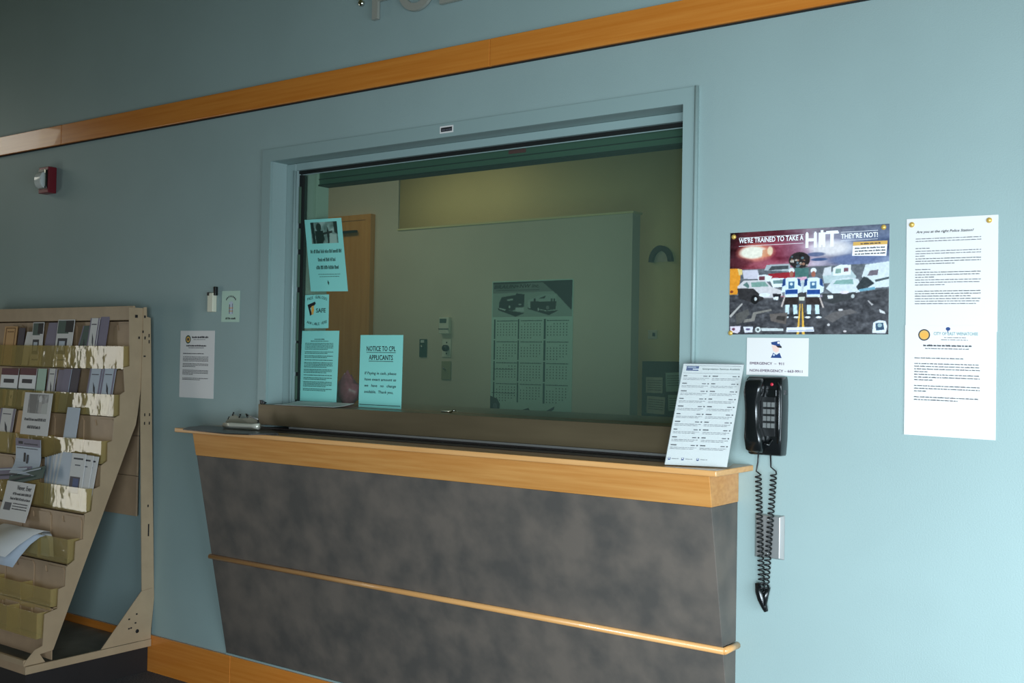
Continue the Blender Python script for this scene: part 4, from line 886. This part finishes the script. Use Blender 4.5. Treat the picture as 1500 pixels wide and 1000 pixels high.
L('leaflet', 'pale blue banded leaflet, right of the pair ending the second row', 'leaflet', -4.03, -3.945, Z2, 1.247, y1, M_sky2, skew=.016, prt=cov_bars)
y2 = TIERS[2][0]+.008; Z3 = .872
L('leaflet', 'white leaflet with a blue squiggle at the left edge of the third row', 'leaflet', -4.72, -4.60, Z3, 1.060, y2, M_paper, skew=.016, prt=cov_bars)
L('leaflet', 'plain tan leaflet left of the photo flyer', 'leaflet', -4.585, -4.47, Z3, 1.055, y2+.004, M_tan, skew=.02)
o = L('flyer_sheet', 'white flyer with a dark crowd photo hanging over the third row pocket', 'flyer', -4.485, -4.275, .958, 1.137, y2-.016, M_paper, skew=.016, lean=.06, group=None)
p = Paint(44, 30, (120, 122, 124)); p.noise(50, 7, 4, 8); p.poly([(.02, 0), (.45, 0), (.42, 1), (.12, 1)], (52, 58, 60)).ell(.6, .3, .08, .25, (190, 190, 190)).poly([(.52, .4), (.7, .4), (.68, 1), (.58, 1)], (150, 148, 146)).poly([(.7, .5), (1, .4), (1, 1), (.72, 1)], (160, 164, 160)).poly([(.45, .3), (.54, .3), (.52, 1), (.44, 1)], (70, 76, 80))
s = Sheet((-4.485+.016, y2-.016+.06*.179, 1.137), (1, 0, 0), (-.016, -.06*.179, -.179), .21, .18, n=(0, -1, .06)); s.picture(.036, .006, .185, .088, p.img(), o)
s.scrawl(.022, .185, .108, .012, M_ink, seed=2).scrawl(.05, .15, .140, .013, M_ink, seed=5); s.done(o, 'printed_text')
L('leaflet', 'blank white leaflet standing alone in the third row', 'leaflet', -4.205, -4.115, .875, 1.083, y2+.002, M_sky2, skew=.014)
y3 = TIERS[3][0]+.008; Z4 = .684
L('flyer_sheet', 'blue grey flyer curling forward in the fourth row', 'flyer', -4.43, -4.24, .80, .945, y3-.002, M_sky2, skew=-.02, lean=.05, group=None, bend=lambda u, v: .05*max(0, v-.5)**2*4*.6,
  prt=lambda s, w_, h, o: (s.rect(0, 0, w_, h*.22, M_violet), s.rect(w_*.12, h*.08, w_*.3, h*.16, M_ink, .0006), s.greek(w_*.35, w_*.9, h*.12, .005, M_ink2, d=.0006), s.greek(w_*.05, w_*.9, h*.26, .003, M_ink2), s.rect(w_*.34, h*.4, w_*.42, h*.66, M_ink), s.rect(w_*.46, h*.45, w_*.54, h*.7, M_ink2)))
for k in range(9):
    q = L('folded_sheet', ('leftmost', 'second', 'third', 'fourth', 'fifth', 'sixth', 'seventh', 'eighth', 'rightmost')[k]+' folded sheet from the left of the fan in the fourth row', 'paper', -4.250+k*.011, -4.150+k*.011, Z4, .872+.004*k, y3+.0205-.0023*k, M_paper if k % 2 else M_sky2, skew=-.030+.0085*k, t=.0012, group='fanned folded sheets in the fourth row')
for k, (dx, lb) in enumerate(((.036, 'hindmost'), (.022, 'middle'), (0, 'foremost'))):
    L('leaflet', lb+' of the three white printed leaflets at the end of the fourth row', 'leaflet', -4.060+dx*1.6, -3.965+dx*1.6, Z4, .905-dx*.15, y3+.008-.004*k, M_paper, skew=.008+dx*.5, prt=(lambda s, w_, h, o: (cov_lines(s, w_, h, o), s.rect(w_*.06, h*.42, w_*.8, h*.72, M_dviolet), s.rect(w_*.3, h*.45, w_*.72, h*.68, M_blue, .0006))) if k == 2 else cov_lines, group='three white leaflets in the fourth row')
for k, (a0, a1, lb) in enumerate((((-4.56, .79), (-4.30, .815), 'lower'), ((-4.44, .775), (-4.16, .83), 'upper'))):
    s = Sheet((a0[0], y3-.014-.008*k, a0[1]+.02), (a1[0]-a0[0], 0, a1[1]-a0[1]), (.15, -.3, -1), .27, .05, n=(0, -1, .2)); s.bend = lambda u, v: .02*math.sin(PI*u)
    o = s.body(M_dgreen if k else M_violet, .003).build('magazine'); tag(o, lb+' dark folded magazine slumped across the fourth row', 'magazine', 'slumped magazines in the fourth row'); s.rect(.02, .006, .25, .012, M_sky2).rect(.02, .03, .2, .036, M_ink2); s.done(o, 'printed_cover')
L('newsletter', 'white newsletter with bold heading in front of the fifth row', 'newsletter', -4.445, -4.235, .612, .770, TIERS[3][0]-.050, M_paper, skew=.024, lean=.10, group=None, bend=lambda u, v: .012*v*v,
  prt=lambda s, w_, h, o: (s.text('Never, Ever', w_*.42, h*.20, .019, M_ink, width=w_*.5, bold=.02), s.scrawl(w_*.3, w_*.94, h*.27, .011, M_ink, seed=4), s.scrawl(w_*.25, w_*.95, h*.40, .011, M_ink, seed=6), s.para(w_*.4, w_*.92, h*.54, 3, .011, .004, M_ink2, 1, 9), s.rect(w_*.1, h*.55, w_*.35, h*.75, M_ink3)))
y4 = TIERS[4][0]
def curl(name, label, pts, x0, x1, m, dx=.0):
    """sheet bent over the pocket edge: profile pts in (y,z), sideways shift dx per step"""
    b = MB(); n = len(pts); vs = []
    for d_ in (0, .0012):
        for i, (yy, zz) in enumerate(pts): vs += [(x0+dx*i, yy+d_, zz-d_), (x1+dx*i*.4, yy+d_, zz-d_)]
    fs = []
    for i in range(n-1): a = 2*i; fs += [(a, a+1, a+3, a+2), (a+2*n, a+2*n+2, a+2*n+3, a+2*n+1), (a, a+2, a+2+2*n, a+2*n), (a+1, a+1+2*n, a+3+2*n, a+3)]
    fs += [(0, 2*n, 2*n+1, 1), (2*n-2, 2*n-1, 4*n-1, 4*n-2)]
    b.add(vs, fs, m, True); o = b.build(name); tag(o, label, 'paper', 'sheets bent over the fifth row pocket'); return o
curl('bent_sheet', 'upper white sheet bent forward over the fifth row pocket', [(y4+.022, .50), (y4+.020, .575), (y4+.010, .600), (y4-.012, .604), (y4-.055, .592), (y4-.11, .560), (y4-.16, .520)], -4.30, -4.03, M_paper, dx=-.014)
curl('bent_sheet', 'lower grey sheet bent forward under the white one over the fifth row', [(y4+.014, .50), (y4+.012, .565), (y4+.002, .585), (y4-.022, .580), (y4-.06, .555), (y4-.10, .512), (y4-.125, .475)], -4.28, -4.05, M_sky2, dx=-.008)
